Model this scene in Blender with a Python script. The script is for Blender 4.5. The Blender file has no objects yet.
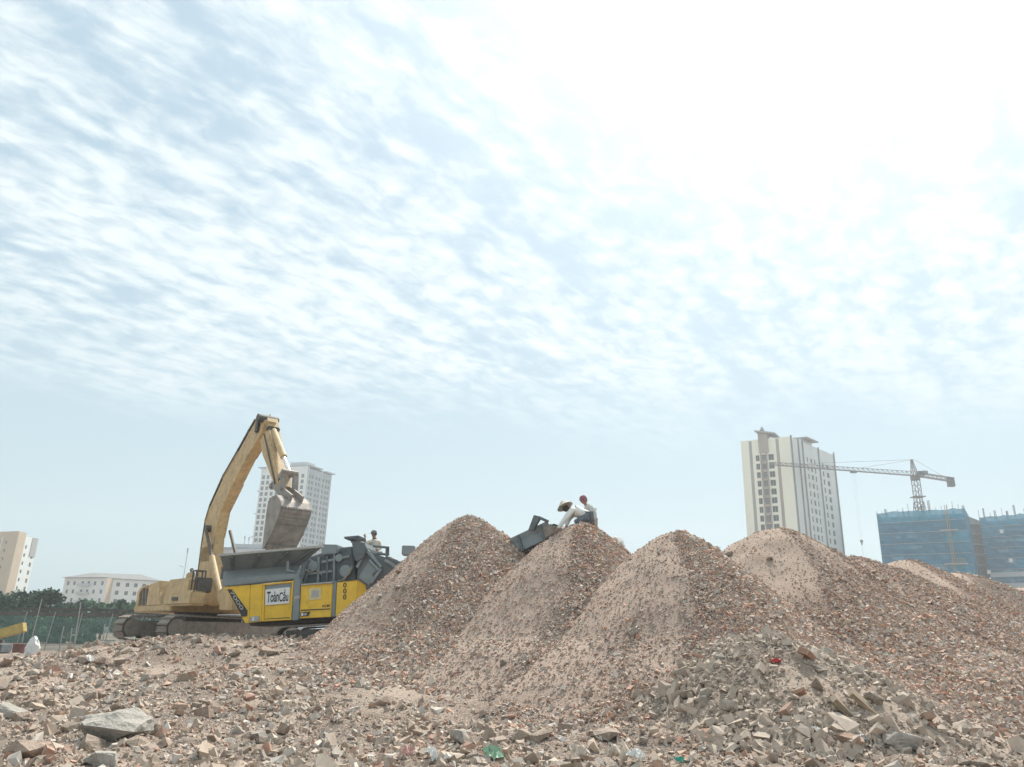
import bpy, bmesh, math, random
import numpy as np
from mathutils import Vector, Matrix, Euler

# ------------------------------------------------------------------ camera, sky, sun, exposure
S = bpy.context.scene
COL = S.collection
R = math.radians
CAM_H, PITCH, ROLL, F = 1.6, R(18.4), R(1.6), 770.0
cam_d = bpy.data.cameras.new('camera'); cam_d.sensor_width = 36.0; cam_d.lens = F / 1024 * 36.0
cam_d.clip_start = 0.1; cam_d.clip_end = 3000
cam = bpy.data.objects.new('camera', cam_d); COL.objects.link(cam)
CM = Matrix.Rotation(math.pi / 2 + PITCH, 3, 'X') @ Matrix.Rotation(ROLL, 3, 'Z')
cam.matrix_world = Matrix.Translation((0, 0, CAM_H)) @ CM.to_4x4()
S.camera = cam

SUN_AZ, SUN_EL = R(26), R(55)            # azimuth to the right of the view, elevation
SUN_DIR = Vector((math.sin(SUN_AZ) * math.cos(SUN_EL), math.cos(SUN_AZ) * math.cos(SUN_EL), math.sin(SUN_EL)))
sun_d = bpy.data.lights.new('sun', 'SUN'); sun_d.energy = 4.3; sun_d.angle = R(14); sun_d.color = (1.0, 0.95, 0.87)
sun = bpy.data.objects.new('sun', sun_d); COL.objects.link(sun)
sun.rotation_euler = SUN_DIR.to_track_quat('Z', 'Y').to_euler(); sun.location = (20, 40, 60)

S.view_settings.view_transform = 'Standard'; S.view_settings.look = 'None'
S.view_settings.exposure = 0.50; S.view_settings.gamma = 1.0; S.view_settings.use_curve_mapping = False

W = bpy.data.worlds.new('World'); S.world = W; W.use_nodes = True
def build_world():
    nt = W.node_tree; N = nt.nodes; L = nt.links; N.clear()
    def mth(op, a, b=None, c=None, clamp=False):
        n = N.new('ShaderNodeMath'); n.operation = op; n.use_clamp = clamp
        for i, v in enumerate((a, b, c)):
            if v is None: continue
            if isinstance(v, (int, float)): n.inputs[i].default_value = v
            else: L.new(v, n.inputs[i])
        return n.outputs[0]
    def ramp01(v, a, b):
        n = N.new('ShaderNodeMapRange'); n.interpolation_type = 'SMOOTHSTEP'
        L.new(v, n.inputs[0]); n.inputs[1].default_value = a; n.inputs[2].default_value = b
        return n.outputs[0]
    def mix(f, a, b):
        n = N.new('ShaderNodeMix'); n.data_type = 'RGBA'
        if isinstance(f, (int, float)): n.inputs[0].default_value = f
        else: L.new(f, n.inputs[0])
        for k, v in ((6, a), (7, b)):
            if isinstance(v, tuple): n.inputs[k].default_value = v + (1,)
            else: L.new(v, n.inputs[k])
        return n.outputs[2]
    sky = N.new('ShaderNodeTexSky'); sky.sky_type = 'NISHITA'; sky.sun_disc = False
    sky.sun_elevation = SUN_EL; sky.sun_rotation = SUN_AZ
    sky.air_density = 1.0; sky.dust_density = 2.5; sky.ozone_density = 1.0
    tc = N.new('ShaderNodeTexCoord'); sep = N.new('ShaderNodeSeparateXYZ'); L.new(tc.outputs['Generated'], sep.inputs[0])
    x, y, z = sep.outputs
    zz = mth('MAXIMUM', z, 0.0)
    den = mth('ADD', zz, 0.10)
    px, py = mth('DIVIDE', x, den), mth('DIVIDE', y, den)
    cmb = N.new('ShaderNodeCombineXYZ'); L.new(px, cmb.inputs[0]); L.new(py, cmb.inputs[1])
    def noise(vec, rot, scale3, sc, det, rough, dist, off=(0, 0, 0), voro=False):
        m = N.new('ShaderNodeMapping'); m.inputs['Rotation'].default_value = (0, 0, R(-rot)); L.new(vec, m.inputs[0])
        m2 = N.new('ShaderNodeMapping'); m2.inputs['Scale'].default_value = scale3; m2.inputs['Location'].default_value = off; L.new(m.outputs[0], m2.inputs[0])
        if voro:
            n = N.new('ShaderNodeTexVoronoi'); n.feature = 'SMOOTH_F1'; n.inputs['Scale'].default_value = sc; n.inputs['Smoothness'].default_value = 0.7; n.inputs['Detail'].default_value = det
            n.inputs['Roughness'].default_value = rough
        else:
            n = N.new('ShaderNodeTexNoise'); n.inputs['Scale'].default_value = sc; n.inputs['Detail'].default_value = det
            n.inputs['Roughness'].default_value = rough; n.inputs['Distortion'].default_value = dist
        L.new(m2.outputs[0], n.inputs['Vector']); return n
    # small wobble so the cloudlets do not line up
    wob = N.new('ShaderNodeTexNoise'); wob.inputs['Scale'].default_value = 7.0; wob.inputs['Detail'].default_value = 3; L.new(cmb.outputs[0], wob.inputs['Vector'])
    ws = N.new('ShaderNodeVectorMath'); ws.operation = 'MULTIPLY_ADD'; L.new(wob.outputs['Color'], ws.inputs[0]); ws.inputs[1].default_value = (0.07, 0.07, 0); L.new(cmb.outputs[0], ws.inputs[2])
    big = noise(cmb.outputs[0], 56, (0.5, 1.3, 1), 1.5, 3, 0.5, 0.2, (3.1, 1.7, 0)).outputs[0]
    cells = noise(ws.outputs[0], 42, (0.80, 1.15, 1), 15.0, 1.0, 0.5, 0, (0.3, 0.9, 0), True).outputs['Distance']
    puff = noise(ws.outputs[0], 44, (0.74, 1.2, 1), 14.0, 7, 0.62, 0.1, (0.4, 2.2, 0)).outputs[0]
    band = noise(ws.outputs[0], 56, (0.30, 1.9, 1), 5.5, 5, 0.55, 0.2, (1.4, 0.2, 0)).outputs[0]
    v = mth('ADD', mth('ADD', puff, mth('MULTIPLY', mth('SUBTRACT', 0.42, cells), 0.40)), mth('ADD', mth('MULTIPLY', mth('SUBTRACT', big, 0.5), 0.60), mth('MULTIPLY', mth('SUBTRACT', band, 0.5), 0.75)))
    mask = ramp01(v, 0.10, 0.68)
    # the altocumulus sheet ends some way above the hazy horizon
    edge = mth('ADD', z, mth('MULTIPLY', mth('SUBTRACT', big, 0.5), 0.16))
    fade = ramp01(edge, 0.21, 0.37)
    mask = mth('MULTIPLY', mask, fade)
    # brightening of thin cloud around the sun
    dot = N.new('ShaderNodeVectorMath'); dot.operation = 'DOT_PRODUCT'
    nrm = N.new('ShaderNodeVectorMath'); nrm.operation = 'NORMALIZE'; L.new(tc.outputs['Generated'], nrm.inputs[0])
    L.new(nrm.outputs[0], dot.inputs[0]); dot.inputs[1].default_value = SUN_DIR
    d0 = mth('MAXIMUM', dot.outputs['Value'], 0.0)
    glow = mth('ADD', mth('MULTIPLY', mth('POWER', d0, 14.0), 5.2), mth('MULTIPLY', mth('POWER', d0, 120.0), 9.0))
    # thin veil under the cloud sheet: pale blue, whitening to the horizon
    veil = mix(ramp01(z, 0.02, 0.55), (4.1, 5.5, 5.85), (3.6, 4.95, 5.75))
    base = mix(0.80, sky.outputs[0], veil)
    cloud = mix(mask, base, (6.6, 7.25, 7.4))
    add = N.new('ShaderNodeVectorMath'); add.operation = 'MULTIPLY_ADD'
    gl = N.new('ShaderNodeCombineXYZ')
    for i in range(3): L.new(glow, gl.inputs[i])
    L.new(gl.outputs[0], add.inputs[0]); add.inputs[1].default_value = (1.0, 0.98, 0.94); L.new(cloud, add.inputs[2])
    bg = N.new('ShaderNodeBackground'); L.new(add.outputs[0], bg.inputs[0]); bg.inputs[1].default_value = 0.1
    out = N.new('ShaderNodeOutputWorld'); L.new(bg.outputs[0], out.inputs[0])
build_world()

# ------------------------------------------------------------------ helpers
random.seed(7); rng = np.random.default_rng(11)
def ray(px, py):
    return CM @ Vector(((px - 512) / F, (383.5 - py) / F, -1))
def P(px, py, d):
    r = ray(px, py); t = d / r.y
    return Vector((r.x * t, d, CAM_H + r.z * t))

def tag(o, label=None, cat=None, group=None, kind=None):
    if label: o['label'] = label
    if cat: o['category'] = cat
    if group: o['group'] = group
    if kind: o['kind'] = kind
    return o
def empty(name, loc, label, cat, group=None, rot=(0, 0, 0)):
    o = bpy.data.objects.new(name, None); COL.objects.link(o); o.location = loc; o.rotation_euler = rot
    o.empty_display_size = 0.3
    return tag(o, label, cat, group)
def put(name, me, parent=None, loc=(0, 0, 0), mat4=None):
    o = bpy.data.objects.new(name, me); COL.objects.link(o)
    if parent is not None: o.parent = parent
    if mat4 is not None: o.matrix_basis = mat4
    else: o.location = loc
    return o

class MB:
    def __init__(s): s.v = []; s.f = []; s.m = []
    def poly(s, pts, m=0):
        b = len(s.v); s.v += [tuple(p) for p in pts]; s.f.append(tuple(range(b, b + len(pts)))); s.m.append(m); return s
    def prism(s, pts, vec, m=0):
        n = len(pts); b = len(s.v); vec = Vector(vec)
        s.v += [tuple(p) for p in pts] + [tuple(Vector(p) + vec) for p in pts]
        s.f.append(tuple(range(b + n - 1, b - 1, -1))); s.f.append(tuple(range(b + n, b + 2 * n)))
        for i in range(n):
            j = (i + 1) % n; s.f.append((b + i, b + j, b + n + j, b + n + i))
        s.m += [m] * (n + 2); return s
    def loft(s, A, B, m=0, cap=True):
        n = len(A); b = len(s.v); s.v += [tuple(p) for p in A] + [tuple(p) for p in B]
        for i in range(n):
            j = (i + 1) % n; s.f.append((b + i, b + j, b + n + j, b + n + i)); s.m.append(m)
        if cap:
            s.f.append(tuple(range(b + n - 1, b - 1, -1))); s.f.append(tuple(range(b + n, b + 2 * n))); s.m += [m, m]
        return s
    def box(s, c, d, m=0, M=None):
        x, y, z = d[0] / 2, d[1] / 2, d[2] / 2; c = Vector(c)
        q = [Vector((a, b_, cc)) for cc in (-z, z) for a, b_ in ((-x, -y), (x, -y), (x, y), (-x, y))]
        if M is not None: q = [M @ p for p in q]
        q = [tuple(p + c) for p in q]; b = len(s.v); s.v += q
        for f in ((3, 2, 1, 0), (4, 5, 6, 7), (0, 1, 5, 4), (1, 2, 6, 5), (2, 3, 7, 6), (3, 0, 4, 7)):
            s.f.append(tuple(b + i for i in f)); s.m.append(m)
        return s
    def bar(s, p, q, w, h=None, m=0, up=(0, 0, 1)):
        p, q = Vector(p), Vector(q); h = h or w; d = (q - p).normalized(); up = Vector(up)
        if abs(d.dot(up)) > 0.98: up = Vector((0, 1, 0))
        a = d.cross(up).normalized() * w / 2; c = a.cross(d).normalized() * h / 2
        k = [-a - c, a - c, a + c, -a + c]
        return s.loft([p + i for i in k], [q + i for i in k], m)
    def tube(s, pts, r, n=8, m=0):
        pts = [Vector(p) for p in pts]; rs = r if isinstance(r, (list, tuple)) else [r] * len(pts)
        rings = []; up = None
        for i, p in enumerate(pts):
            d = (pts[min(i + 1, len(pts) - 1)] - pts[max(i - 1, 0)]).normalized()
            if up is None or abs(d.dot(up)) > 0.97: up = Vector((0, 0, 1)) if abs(d.z) < 0.9 else Vector((0, 1, 0))
            a = d.cross(up).normalized(); c = a.cross(d)
            b = len(s.v); rings.append(b)
            for k in range(n):
                t = 2 * math.pi * k / n; s.v.append(tuple(p + (a * math.cos(t) + c * math.sin(t)) * rs[i]))
        for i in range(len(rings) - 1):
            for k in range(n):
                j = (k + 1) % n; s.f.append((rings[i] + k, rings[i] + j, rings[i + 1] + j, rings[i + 1] + k)); s.m.append(m)
        s.f.append(tuple(rings[0] + n - 1 - k for k in range(n))); s.f.append(tuple(rings[-1] + k for k in range(n))); s.m += [m, m]
        return s
    def lathe(s, prof, c, axis=None, n=16, m=0):
        c = Vector(c); Mx = Vector((0, 0, 1)).rotation_difference(Vector(axis)).to_matrix() if axis is not None else Matrix.Identity(3)
        b = len(s.v)
        for r_, z_ in prof:
            for k in range(n):
                t = 2 * math.pi * k / n; s.v.append(tuple(c + Mx @ Vector((r_ * math.cos(t), r_ * math.sin(t), z_))))
        for i in range(len(prof) - 1):
            for k in range(n):
                j = (k + 1) % n; s.f.append((b + i * n + k, b + i * n + j, b + (i + 1) * n + j, b + (i + 1) * n + k)); s.m.append(m)
        return s
    def mesh(s, name, mats):
        me = bpy.data.meshes.new(name); me.from_pydata(s.v, [], s.f)
        for mt in (mats if isinstance(mats, (list, tuple)) else [mats]): me.materials.append(mt)
        if any(s.m): me.polygons.foreach_set('material_index', s.m)
        bm = bmesh.new(); bm.from_mesh(me); bmesh.ops.recalc_face_normals(bm, faces=bm.faces); bm.to_mesh(me); bm.free()
        return me
    def build(s, name, mats, parent=None, bevel=0.0, smooth=False):
        me = s.mesh(name, mats)
        if bevel:
            bm = bmesh.new(); bm.from_mesh(me); bmesh.ops.remove_doubles(bm, verts=bm.verts, dist=1e-4)
            ed = [e for e in bm.edges if len(e.link_faces) == 2 and e.calc_face_angle(0) > 0.5]
            bmesh.ops.bevel(bm, geom=ed, offset=bevel, segments=2, affect='EDGES', clamp_overlap=True)
            bm.to_mesh(me); bm.free()
        if smooth: me.polygons.foreach_set('use_smooth', [True] * len(me.polygons))
        return put(name, me, parent)

def bulk_mesh(name, V, Fc, mat, colors=None, smooth=False):
    """V (n,3), Fc (m,k) numpy."""
    me = bpy.data.meshes.new(name); k = Fc.shape[1]
    me.vertices.add(len(V)); me.vertices.foreach_set('co', np.ascontiguousarray(V, dtype=np.float32).ravel())
    me.loops.add(Fc.size); me.loops.foreach_set('vertex_index', np.ascontiguousarray(Fc, dtype=np.int32).ravel())
    me.polygons.add(len(Fc)); me.polygons.foreach_set('loop_start', np.arange(0, Fc.size, k, dtype=np.int32))
    me.polygons.foreach_set('use_smooth', np.full(len(Fc), smooth, dtype=bool))
    me.update(calc_edges=True)
    if colors is not None:
        at = me.color_attributes.new('Col', 'FLOAT_COLOR', 'POINT')
        c4 = np.ones((len(V), 4), dtype=np.float32); c4[:, :3] = colors; at.data.foreach_set('color', c4.ravel())
    me.materials.append(mat); return me

# value noise in numpy
_perm = rng.random((256, 256)).astype(np.float64)
def vnoise(x, y):
    xi = np.floor(x).astype(int); yi = np.floor(y).astype(int); fx = x - xi; fy = y - yi
    fx = fx * fx * (3 - 2 * fx); fy = fy * fy * (3 - 2 * fy)
    g = lambda a, b: _perm[a & 255, b & 255]
    return (g(xi, yi) * (1 - fx) + g(xi + 1, yi) * fx) * (1 - fy) + (g(xi, yi + 1) * (1 - fx) + g(xi + 1, yi + 1) * fx) * fy
def fbm(x, y, oct=4):
    s = 0; a = 0.5; t = 0
    for i in range(oct):
        s = s + a * (vnoise(x * 2 ** i + 17.3 * i, y * 2 ** i + 9.1 * i) - 0.5); a *= 0.5
    return s
def sstep(x, a, b):
    t = np.clip((x - a) / (b - a), 0, 1); return t * t * (3 - 2 * t)

# ------------------------------------------------------------------ materials
def material(name, col, rough=0.7, metal=0.0, var=0.25, scale=3.0, bump=0.0, bscale=30.0, dust=0.0, dcol=(0.42, 0.35, 0.28), attr=False, objrand=None, alpha=None, stretch=None, spec=0.3, rust=0.0):
    m = bpy.data.materials.new(name); m.use_nodes = True
    nt = m.node_tree; N = nt.nodes; L = nt.links; b = N['Principled BSDF']
    b.inputs['Roughness'].default_value = rough; b.inputs['Metallic'].default_value = metal
    b.inputs['Specular IOR Level'].default_value = spec
    tc = N.new('ShaderNodeTexCoord'); mp = N.new('ShaderNodeMapping'); L.new(tc.outputs['Object'], mp.inputs[0])
    if stretch: mp.inputs['Scale'].default_value = stretch
    def noise(sc, det=5, src=None):
        n = N.new('ShaderNodeTexNoise'); n.inputs['Scale'].default_value = sc; n.inputs['Detail'].default_value = det; n.inputs['Roughness'].default_value = 0.62
        L.new((src or mp).outputs[0], n.inputs['Vector']); return n.outputs[0]
    def mixc(f, a, c, mode='MIX'):
        n = N.new('ShaderNodeMix'); n.data_type = 'RGBA'; n.blend_type = mode
        if isinstance(f, float): n.inputs[0].default_value = f
        else: L.new(f, n.inputs[0])
        for k, v in ((6, a), (7, c)):
            if isinstance(v, tuple): n.inputs[k].default_value = v + (1,)
            else: L.new(v, n.inputs[k])
        return n.outputs[2]
    def rng_(v, a, c, lo, hi):
        n = N.new('ShaderNodeMapRange'); L.new(v, n.inputs[0])
        for i, q in enumerate((a, c, lo, hi)): n.inputs[1 + i].default_value = q
        return n.outputs[0]
    if attr:
        a = N.new('ShaderNodeAttribute'); a.attribute_name = 'Col'; c = a.outputs['Color']
    elif objrand:
        oi = N.new('ShaderNodeObjectInfo'); cr = N.new('ShaderNodeValToRGB'); cr.color_ramp.interpolation = 'CONSTANT'
        el = cr.color_ramp.elements
        while len(el) < len(objrand): el.new(0.5)
        for i, q in enumerate(objrand): el[i].position = i / len(objrand); el[i].color = q + (1,)
        L.new(oi.outputs['Random'], cr.inputs[0]); c = cr.outputs[0]
    else: c = col
    n1 = noise(scale); f = rng_(n1, 0.3, 0.7, 1 - var, 1 + var)
    g = N.new('ShaderNodeCombineXYZ')
    for i in range(3): L.new(f, g.inputs[i])
    c = mixc(1.0, c, g.outputs[0], 'MULTIPLY')
    if rust:
        rn = noise(scale * 2.7, 7); c = mixc(rng_(rn, 0.56, 0.70, 0.0, rust), c, (0.13, 0.07, 0.04))
    if dust:
        ge = N.new('ShaderNodeNewGeometry'); sp = N.new('ShaderNodeSeparateXYZ'); L.new(ge.outputs['Normal'], sp.inputs[0])
        up = rng_(sp.outputs[2], -0.2, 0.95, 0.25, 1.0); dn = noise(scale * 1.7 + 1.3, 6)
        ff = N.new('ShaderNodeMath'); ff.operation = 'MULTIPLY'; L.new(up, ff.inputs[0]); L.new(rng_(dn, 0.30, 0.68, 0.1, dust), ff.inputs[1])
        c = mixc(ff.outputs[0], c, dcol)
    if isinstance(c, tuple): b.inputs['Base Color'].default_value = c + (1,)
    else: L.new(c, b.inputs['Base Color'])
    if bump:
        bn = noise(bscale, 8); bp = N.new('ShaderNodeBump'); bp.inputs['Strength'].default_value = bump; bp.inputs['Distance'].default_value = 0.05
        L.new(bn, bp.inputs['Height']); L.new(bp.outputs[0], b.inputs['Normal'])
    if alpha is not None: b.inputs['Alpha'].default_value = alpha
    return m

M = {}
M['soil'] = material('dusty_rubble_soil', (0.335, 0.262, 0.208), 0.95, var=0.22, scale=2.3, bump=1.0, bscale=9, spec=0.1)
M['fines'] = material('crushed_brick_fines', (0.37, 0.265, 0.20), 0.95, var=0.18, scale=1.4, bump=1.0, bscale=22, spec=0.1)
def heap_material(name, sandA, sandB, sandC, lo, hi):
    m = bpy.data.materials.new(name); m.use_nodes = True; nt = m.node_tree; N = nt.nodes; L = nt.links; b = N['Principled BSDF']
    b.inputs['Roughness'].default_value = 0.95; b.inputs['Specular IOR Level'].default_value = 0.1
    tc = N.new('ShaderNodeTexCoord'); at = N.new('ShaderNodeAttribute'); at.attribute_name = 'Col'; sp = N.new('ShaderNodeSeparateColor'); L.new(at.outputs['Color'], sp.inputs[0])
    def tex(kind, sc, det=4):
        n = N.new(kind); n.inputs['Scale'].default_value = sc; L.new(tc.outputs['Object'], n.inputs['Vector'])
        if kind == 'ShaderNodeTexNoise': n.inputs['Detail'].default_value = det; n.inputs['Roughness'].default_value = 0.65
        return n
    def mix(f, a, c, mode='MIX'):
        n = N.new('ShaderNodeMix'); n.data_type = 'RGBA'; n.blend_type = mode
        if isinstance(f, float): n.inputs[0].default_value = f
        else: L.new(f, n.inputs[0])
        for k, v in ((6, a), (7, c)):
            if isinstance(v, tuple): n.inputs[k].default_value = v + (1,)
            else: L.new(v, n.inputs[k])
        return n.outputs[2]
    def mr(v, a, c, lo, hi):
        n = N.new('ShaderNodeMapRange'); L.new(v, n.inputs[0])
        for i, q in enumerate((a, c, lo, hi)): n.inputs[1 + i].default_value = q
        return n.outputs[0]
    def mt(op, a, c):
        n = N.new('ShaderNodeMath'); n.operation = op
        for i, v in enumerate((a, c)):
            if isinstance(v, float): n.inputs[i].default_value = v
            else: L.new(v, n.inputs[i])
        return n.outputs[0]
    big = tex('ShaderNodeTexNoise', 1.3, 5); fine = tex('ShaderNodeTexNoise', 24, 6)
    sand = mix(mr(big.outputs[0], .35, .65, 0., 1.), sandA, sandB)
    sand = mix(mr(fine.outputs[0], .35, .7, 0., .75), sand, sandC)
    vo = tex('ShaderNodeTexVoronoi', 21.0); vs = N.new('ShaderNodeSeparateColor'); L.new(vo.outputs['Color'], vs.inputs[0])
    cr = N.new('ShaderNodeValToRGB'); cr.color_ramp.interpolation = 'CONSTANT'; el = cr.color_ramp.elements
    cols = [(.38, .275, .225), (.43, .34, .28), (.35, .29, .25), (.47, .40, .345), (.40, .28, .225), (.42, .37, .33), (.37, .305, .26), (.50, .44, .38)]
    while len(el) < len(cols): el.new(.5)
    for i, q in enumerate(cols): el[i].position = i / len(cols); el[i].color = q + (1,)
    L.new(vs.outputs[0], cr.inputs[0])
    vo2 = tex('ShaderNodeTexVoronoi', 21.0); vo2.feature = 'DISTANCE_TO_EDGE'
    peb = mix(mr(vo2.outputs[0], 0.0, 0.14, 0.35, 1.0), (0.24, 0.19, 0.16), cr.outputs[0])
    peb = mix(mt('MULTIPLY', sp.outputs[1], 0.55), peb, (0.37, 0.20, 0.145))
    cf = mr(mt('ADD', sp.outputs[0], mt('MULTIPLY', mt('SUBTRACT', fine.outputs[0], 0.5), 1.6)), lo, hi, 0., 1.)
    L.new(mix(cf, sand, peb), b.inputs['Base Color'])
    h = mt('ADD', mt('MULTIPLY', mt('MULTIPLY', mr(vo2.outputs[0], 0., .3, 0., 1.), cf), 1.0), mt('MULTIPLY', fine.outputs[0], 0.5))
    bp = N.new('ShaderNodeBump'); bp.inputs['Strength'].default_value = 1.0; bp.inputs['Distance'].default_value = 0.045; L.new(h, bp.inputs['Height']); L.new(bp.outputs[0], b.inputs['Normal'])
    return m
M['heap'] = heap_material('crushed_brick_heap', (0.48, 0.375, 0.305), (0.435, 0.325, 0.26), (0.33, 0.25, 0.205), 0.16, 0.50)
M['field'] = heap_material('trodden_rubble_ground', (0.44, 0.355, 0.29), (0.375, 0.30, 0.24), (0.30, 0.235, 0.19), 0.30, 0.62)
M['gravel'] = material('crushed_brick_gravel', None, 0.92, attr=True, var=0.15, scale=9, dust=0.72, dcol=(0.47, 0.375, 0.31), spec=0.1)
M['rubble'] = material('rubble_bits', None, 0.92, attr=True, var=0.2, scale=9, dust=0.7, dcol=(0.46, 0.38, 0.31), spec=0.1)
M['stone'] = material('broken_masonry', None, 0.9, objrand=[(0.33, 0.265, 0.21), (0.37, 0.305, 0.25), (0.30, 0.235, 0.185), (0.37, 0.345, 0.31), (0.34, 0.245, 0.19), (0.43, 0.38, 0.325), (0.27, 0.22, 0.18), (0.33, 0.255, 0.20)], var=0.28, scale=5, bump=1.0, bscale=11, dust=0.65, dcol=(0.46, 0.38, 0.315), spec=0.12)
M['concrete'] = material('broken_concrete', (0.40, 0.385, 0.35), 0.9, var=0.25, scale=4, bump=1.0, bscale=14, dust=0.4, spec=0.15)
M['timber'] = material('weathered_timber', (0.30, 0.235, 0.165), 0.85, var=0.35, scale=3, stretch=(1, 9, 9), bump=0.4, dust=0.3)
M['exc'] = material('faded_yellow_paint', (0.58, 0.42, 0.215), 0.6, var=0.24, scale=2.6, dust=0.6, rust=0.6, bump=0.06, bscale=9)
M['exc_dark'] = material('greasy_dark_steel', (0.07, 0.068, 0.065), 0.6, var=0.3, scale=4, dust=0.45)
M['chrome'] = material('polished_rod', (0.75, 0.76, 0.78), 0.15, metal=1.0, var=0.03)
M['bucket'] = material('worn_bucket_steel', (0.31, 0.28, 0.255), 0.6, metal=0.15, var=0.3, scale=3.5, bump=0.35, bscale=12, dust=0.55, dcol=(0.36, 0.31, 0.265))
M['track'] = material('dusty_track_steel', (0.22, 0.195, 0.17), 0.75, var=0.3, scale=5, dust=0.95, dcol=(0.42, 0.36, 0.30), bump=0.2)
M['yel'] = material('bright_yellow_paint', (0.88, 0.55, 0.03), 0.45, var=0.12, scale=2.6, dust=0.34, rust=0.25, spec=0.4)
M['grey'] = material('blue_grey_paint', (0.22, 0.265, 0.285), 0.5, var=0.15, scale=2.5, dust=0.55, dcol=(0.36, 0.34, 0.31))
M['greyd'] = material('dark_grey_paint', (0.115, 0.14, 0.155), 0.55, var=0.25, scale=3.5, dust=0.4, dcol=(0.30, 0.28, 0.26))
M['hopper'] = material('mid_grey_paint', (0.165, 0.20, 0.215), 0.5, var=0.2, scale=3.0, dust=0.55, dcol=(0.36, 0.34, 0.31))
M['black'] = material('black_vinyl', (0.03, 0.032, 0.036), 0.5, var=0.2, dust=0.2)
M['white'] = material('white_vinyl', (0.78, 0.79, 0.78), 0.5, var=0.06, scale=2)
M['letter'] = material('navy_print', (0.02, 0.025, 0.05), 0.5, var=0.1)
M['pale'] = material('pale_yellow_decal', (0.66, 0.58, 0.30), 0.5, var=0.12, scale=6)
M['outline'] = material('grey_print', (0.42, 0.42, 0.40), 0.5, var=0.15, scale=8)
M['rubber'] = material('conveyor_rubber', (0.035, 0.034, 0.033), 0.8, var=0.3, dust=0.5)
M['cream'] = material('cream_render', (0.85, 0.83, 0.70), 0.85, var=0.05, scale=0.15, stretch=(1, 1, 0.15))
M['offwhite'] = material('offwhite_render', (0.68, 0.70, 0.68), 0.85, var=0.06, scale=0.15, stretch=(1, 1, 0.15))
M['taupe'] = material('taupe_render', (0.36, 0.31, 0.275), 0.85, var=0.08, scale=0.2)
M['greywall'] = material('grey_render', (0.34, 0.34, 0.325), 0.85, var=0.08, scale=0.2)
M['groove'] = material('dark_grey_render', (0.24, 0.245, 0.235), 0.85, var=0.08, scale=0.2)
M['tan'] = material('tan_render', (0.50, 0.40, 0.28), 0.85, var=0.06, scale=0.2)
M['greige'] = material('pale_grey_render', (0.48, 0.49, 0.49), 0.85, var=0.06, scale=0.2)
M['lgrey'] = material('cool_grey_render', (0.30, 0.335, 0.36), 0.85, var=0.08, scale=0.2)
M['pane'] = material('window_glass', (0.055, 0.065, 0.072), 0.18, var=0.35, scale=0.6, spec=0.5)
M['frame'] = material('window_frame_paint', (0.42, 0.42, 0.40), 0.6, var=0.1)
M['roof'] = material('grey_roof_sheet', (0.22, 0.215, 0.205), 0.8, var=0.12, scale=0.6)
M['slab'] = material('raw_concrete', (0.42, 0.40, 0.37), 0.9, var=0.15, scale=0.6)
M['column'] = material('raw_concrete_columns', (0.26, 0.25, 0.235), 0.9, var=0.2, scale=0.6)
M['net'] = material('blue_scaffold_net', (0.002, 0.155, 0.27), 0.85, var=0.3, scale=0.5, alpha=0.90, spec=0.1)
M['netb'] = material('blue_net_upper', (0.005, 0.25, 0.40), 0.85, var=0.25, scale=0.5, alpha=0.85, spec=0.1)
M['pole'] = material('galvanised_pole', (0.36, 0.36, 0.35), 0.5, metal=0.3, var=0.2)
M['hoist'] = material('hoist_ochre', (0.34, 0.25, 0.08), 0.6, var=0.2)
M['crane'] = material('weathered_crane_steel', (0.20, 0.175, 0.18), 0.6, var=0.15, scale=0.5)
M['cweight'] = material('crane_concrete', (0.15, 0.15, 0.155), 0.8, var=0.15)
M['bark'] = material('bark', (0.11, 0.085, 0.065), 0.9, var=0.3)
M['leafd'] = material('dark_leaves', None, 0.7, attr=True, var=0.1, spec=0.2)
M['fnet'] = material('green_shade_net', (0.15, 0.24, 0.215), 0.85, var=0.35, scale=0.8, alpha=0.55, spec=0.1)
M['rail'] = material('dark_rail', (0.11, 0.10, 0.09), 0.8, var=0.3)
M['skin'] = material('skin', (0.36, 0.20, 0.135), 0.55, var=0.08, spec=0.35)
M['shirtw'] = material('white_cotton', (0.78, 0.78, 0.75), 0.85, var=0.06, scale=8, bump=0.25, bscale=14)
M['shirtg'] = material('grey_cotton', (0.52, 0.52, 0.49), 0.85, var=0.12, scale=6, bump=0.25, bscale=14)
M['shirtb'] = material('beige_cotton', (0.62, 0.58, 0.50), 0.85, var=0.08, scale=6, bump=0.25, bscale=14)
M['jeans'] = material('blue_trousers', (0.15, 0.175, 0.21), 0.85, var=0.15, scale=8)
M['slacks'] = material('pale_trousers', (0.46, 0.44, 0.40), 0.85, var=0.1, scale=8)
M['pinkhat'] = material('dusky_pink_cloth', (0.27, 0.125, 0.145), 0.85, var=0.15, scale=10)
M['cap'] = material('grey_cap_cloth', (0.17, 0.17, 0.18), 0.85, var=0.15, scale=10)
M['straw'] = material('palm_leaf_straw', (0.44, 0.42, 0.36), 0.7, var=0.12, scale=6)
M['shoe'] = material('worn_shoe', (0.06, 0.05, 0.045), 0.8, var=0.2)
M['green_plastic'] = material('pale_green_plastic', (0.29, 0.43, 0.31), 0.4, var=0.2, scale=6)
M['teal_plastic'] = material('teal_plastic', (0.05, 0.36, 0.27), 0.4, var=0.2, scale=6)
M['pink_cloth'] = material('dusty_pink_cloth', (0.52, 0.33, 0.29), 0.9, var=0.15, scale=6)
M['white_sheet'] = material('white_plastic_sheet', (0.68, 0.68, 0.65), 0.5, var=0.1, scale=6)
M['cream_sack'] = material('cream_woven_sack', (0.56, 0.49, 0.41), 0.85, var=0.15, scale=7, bump=0.2)
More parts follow.
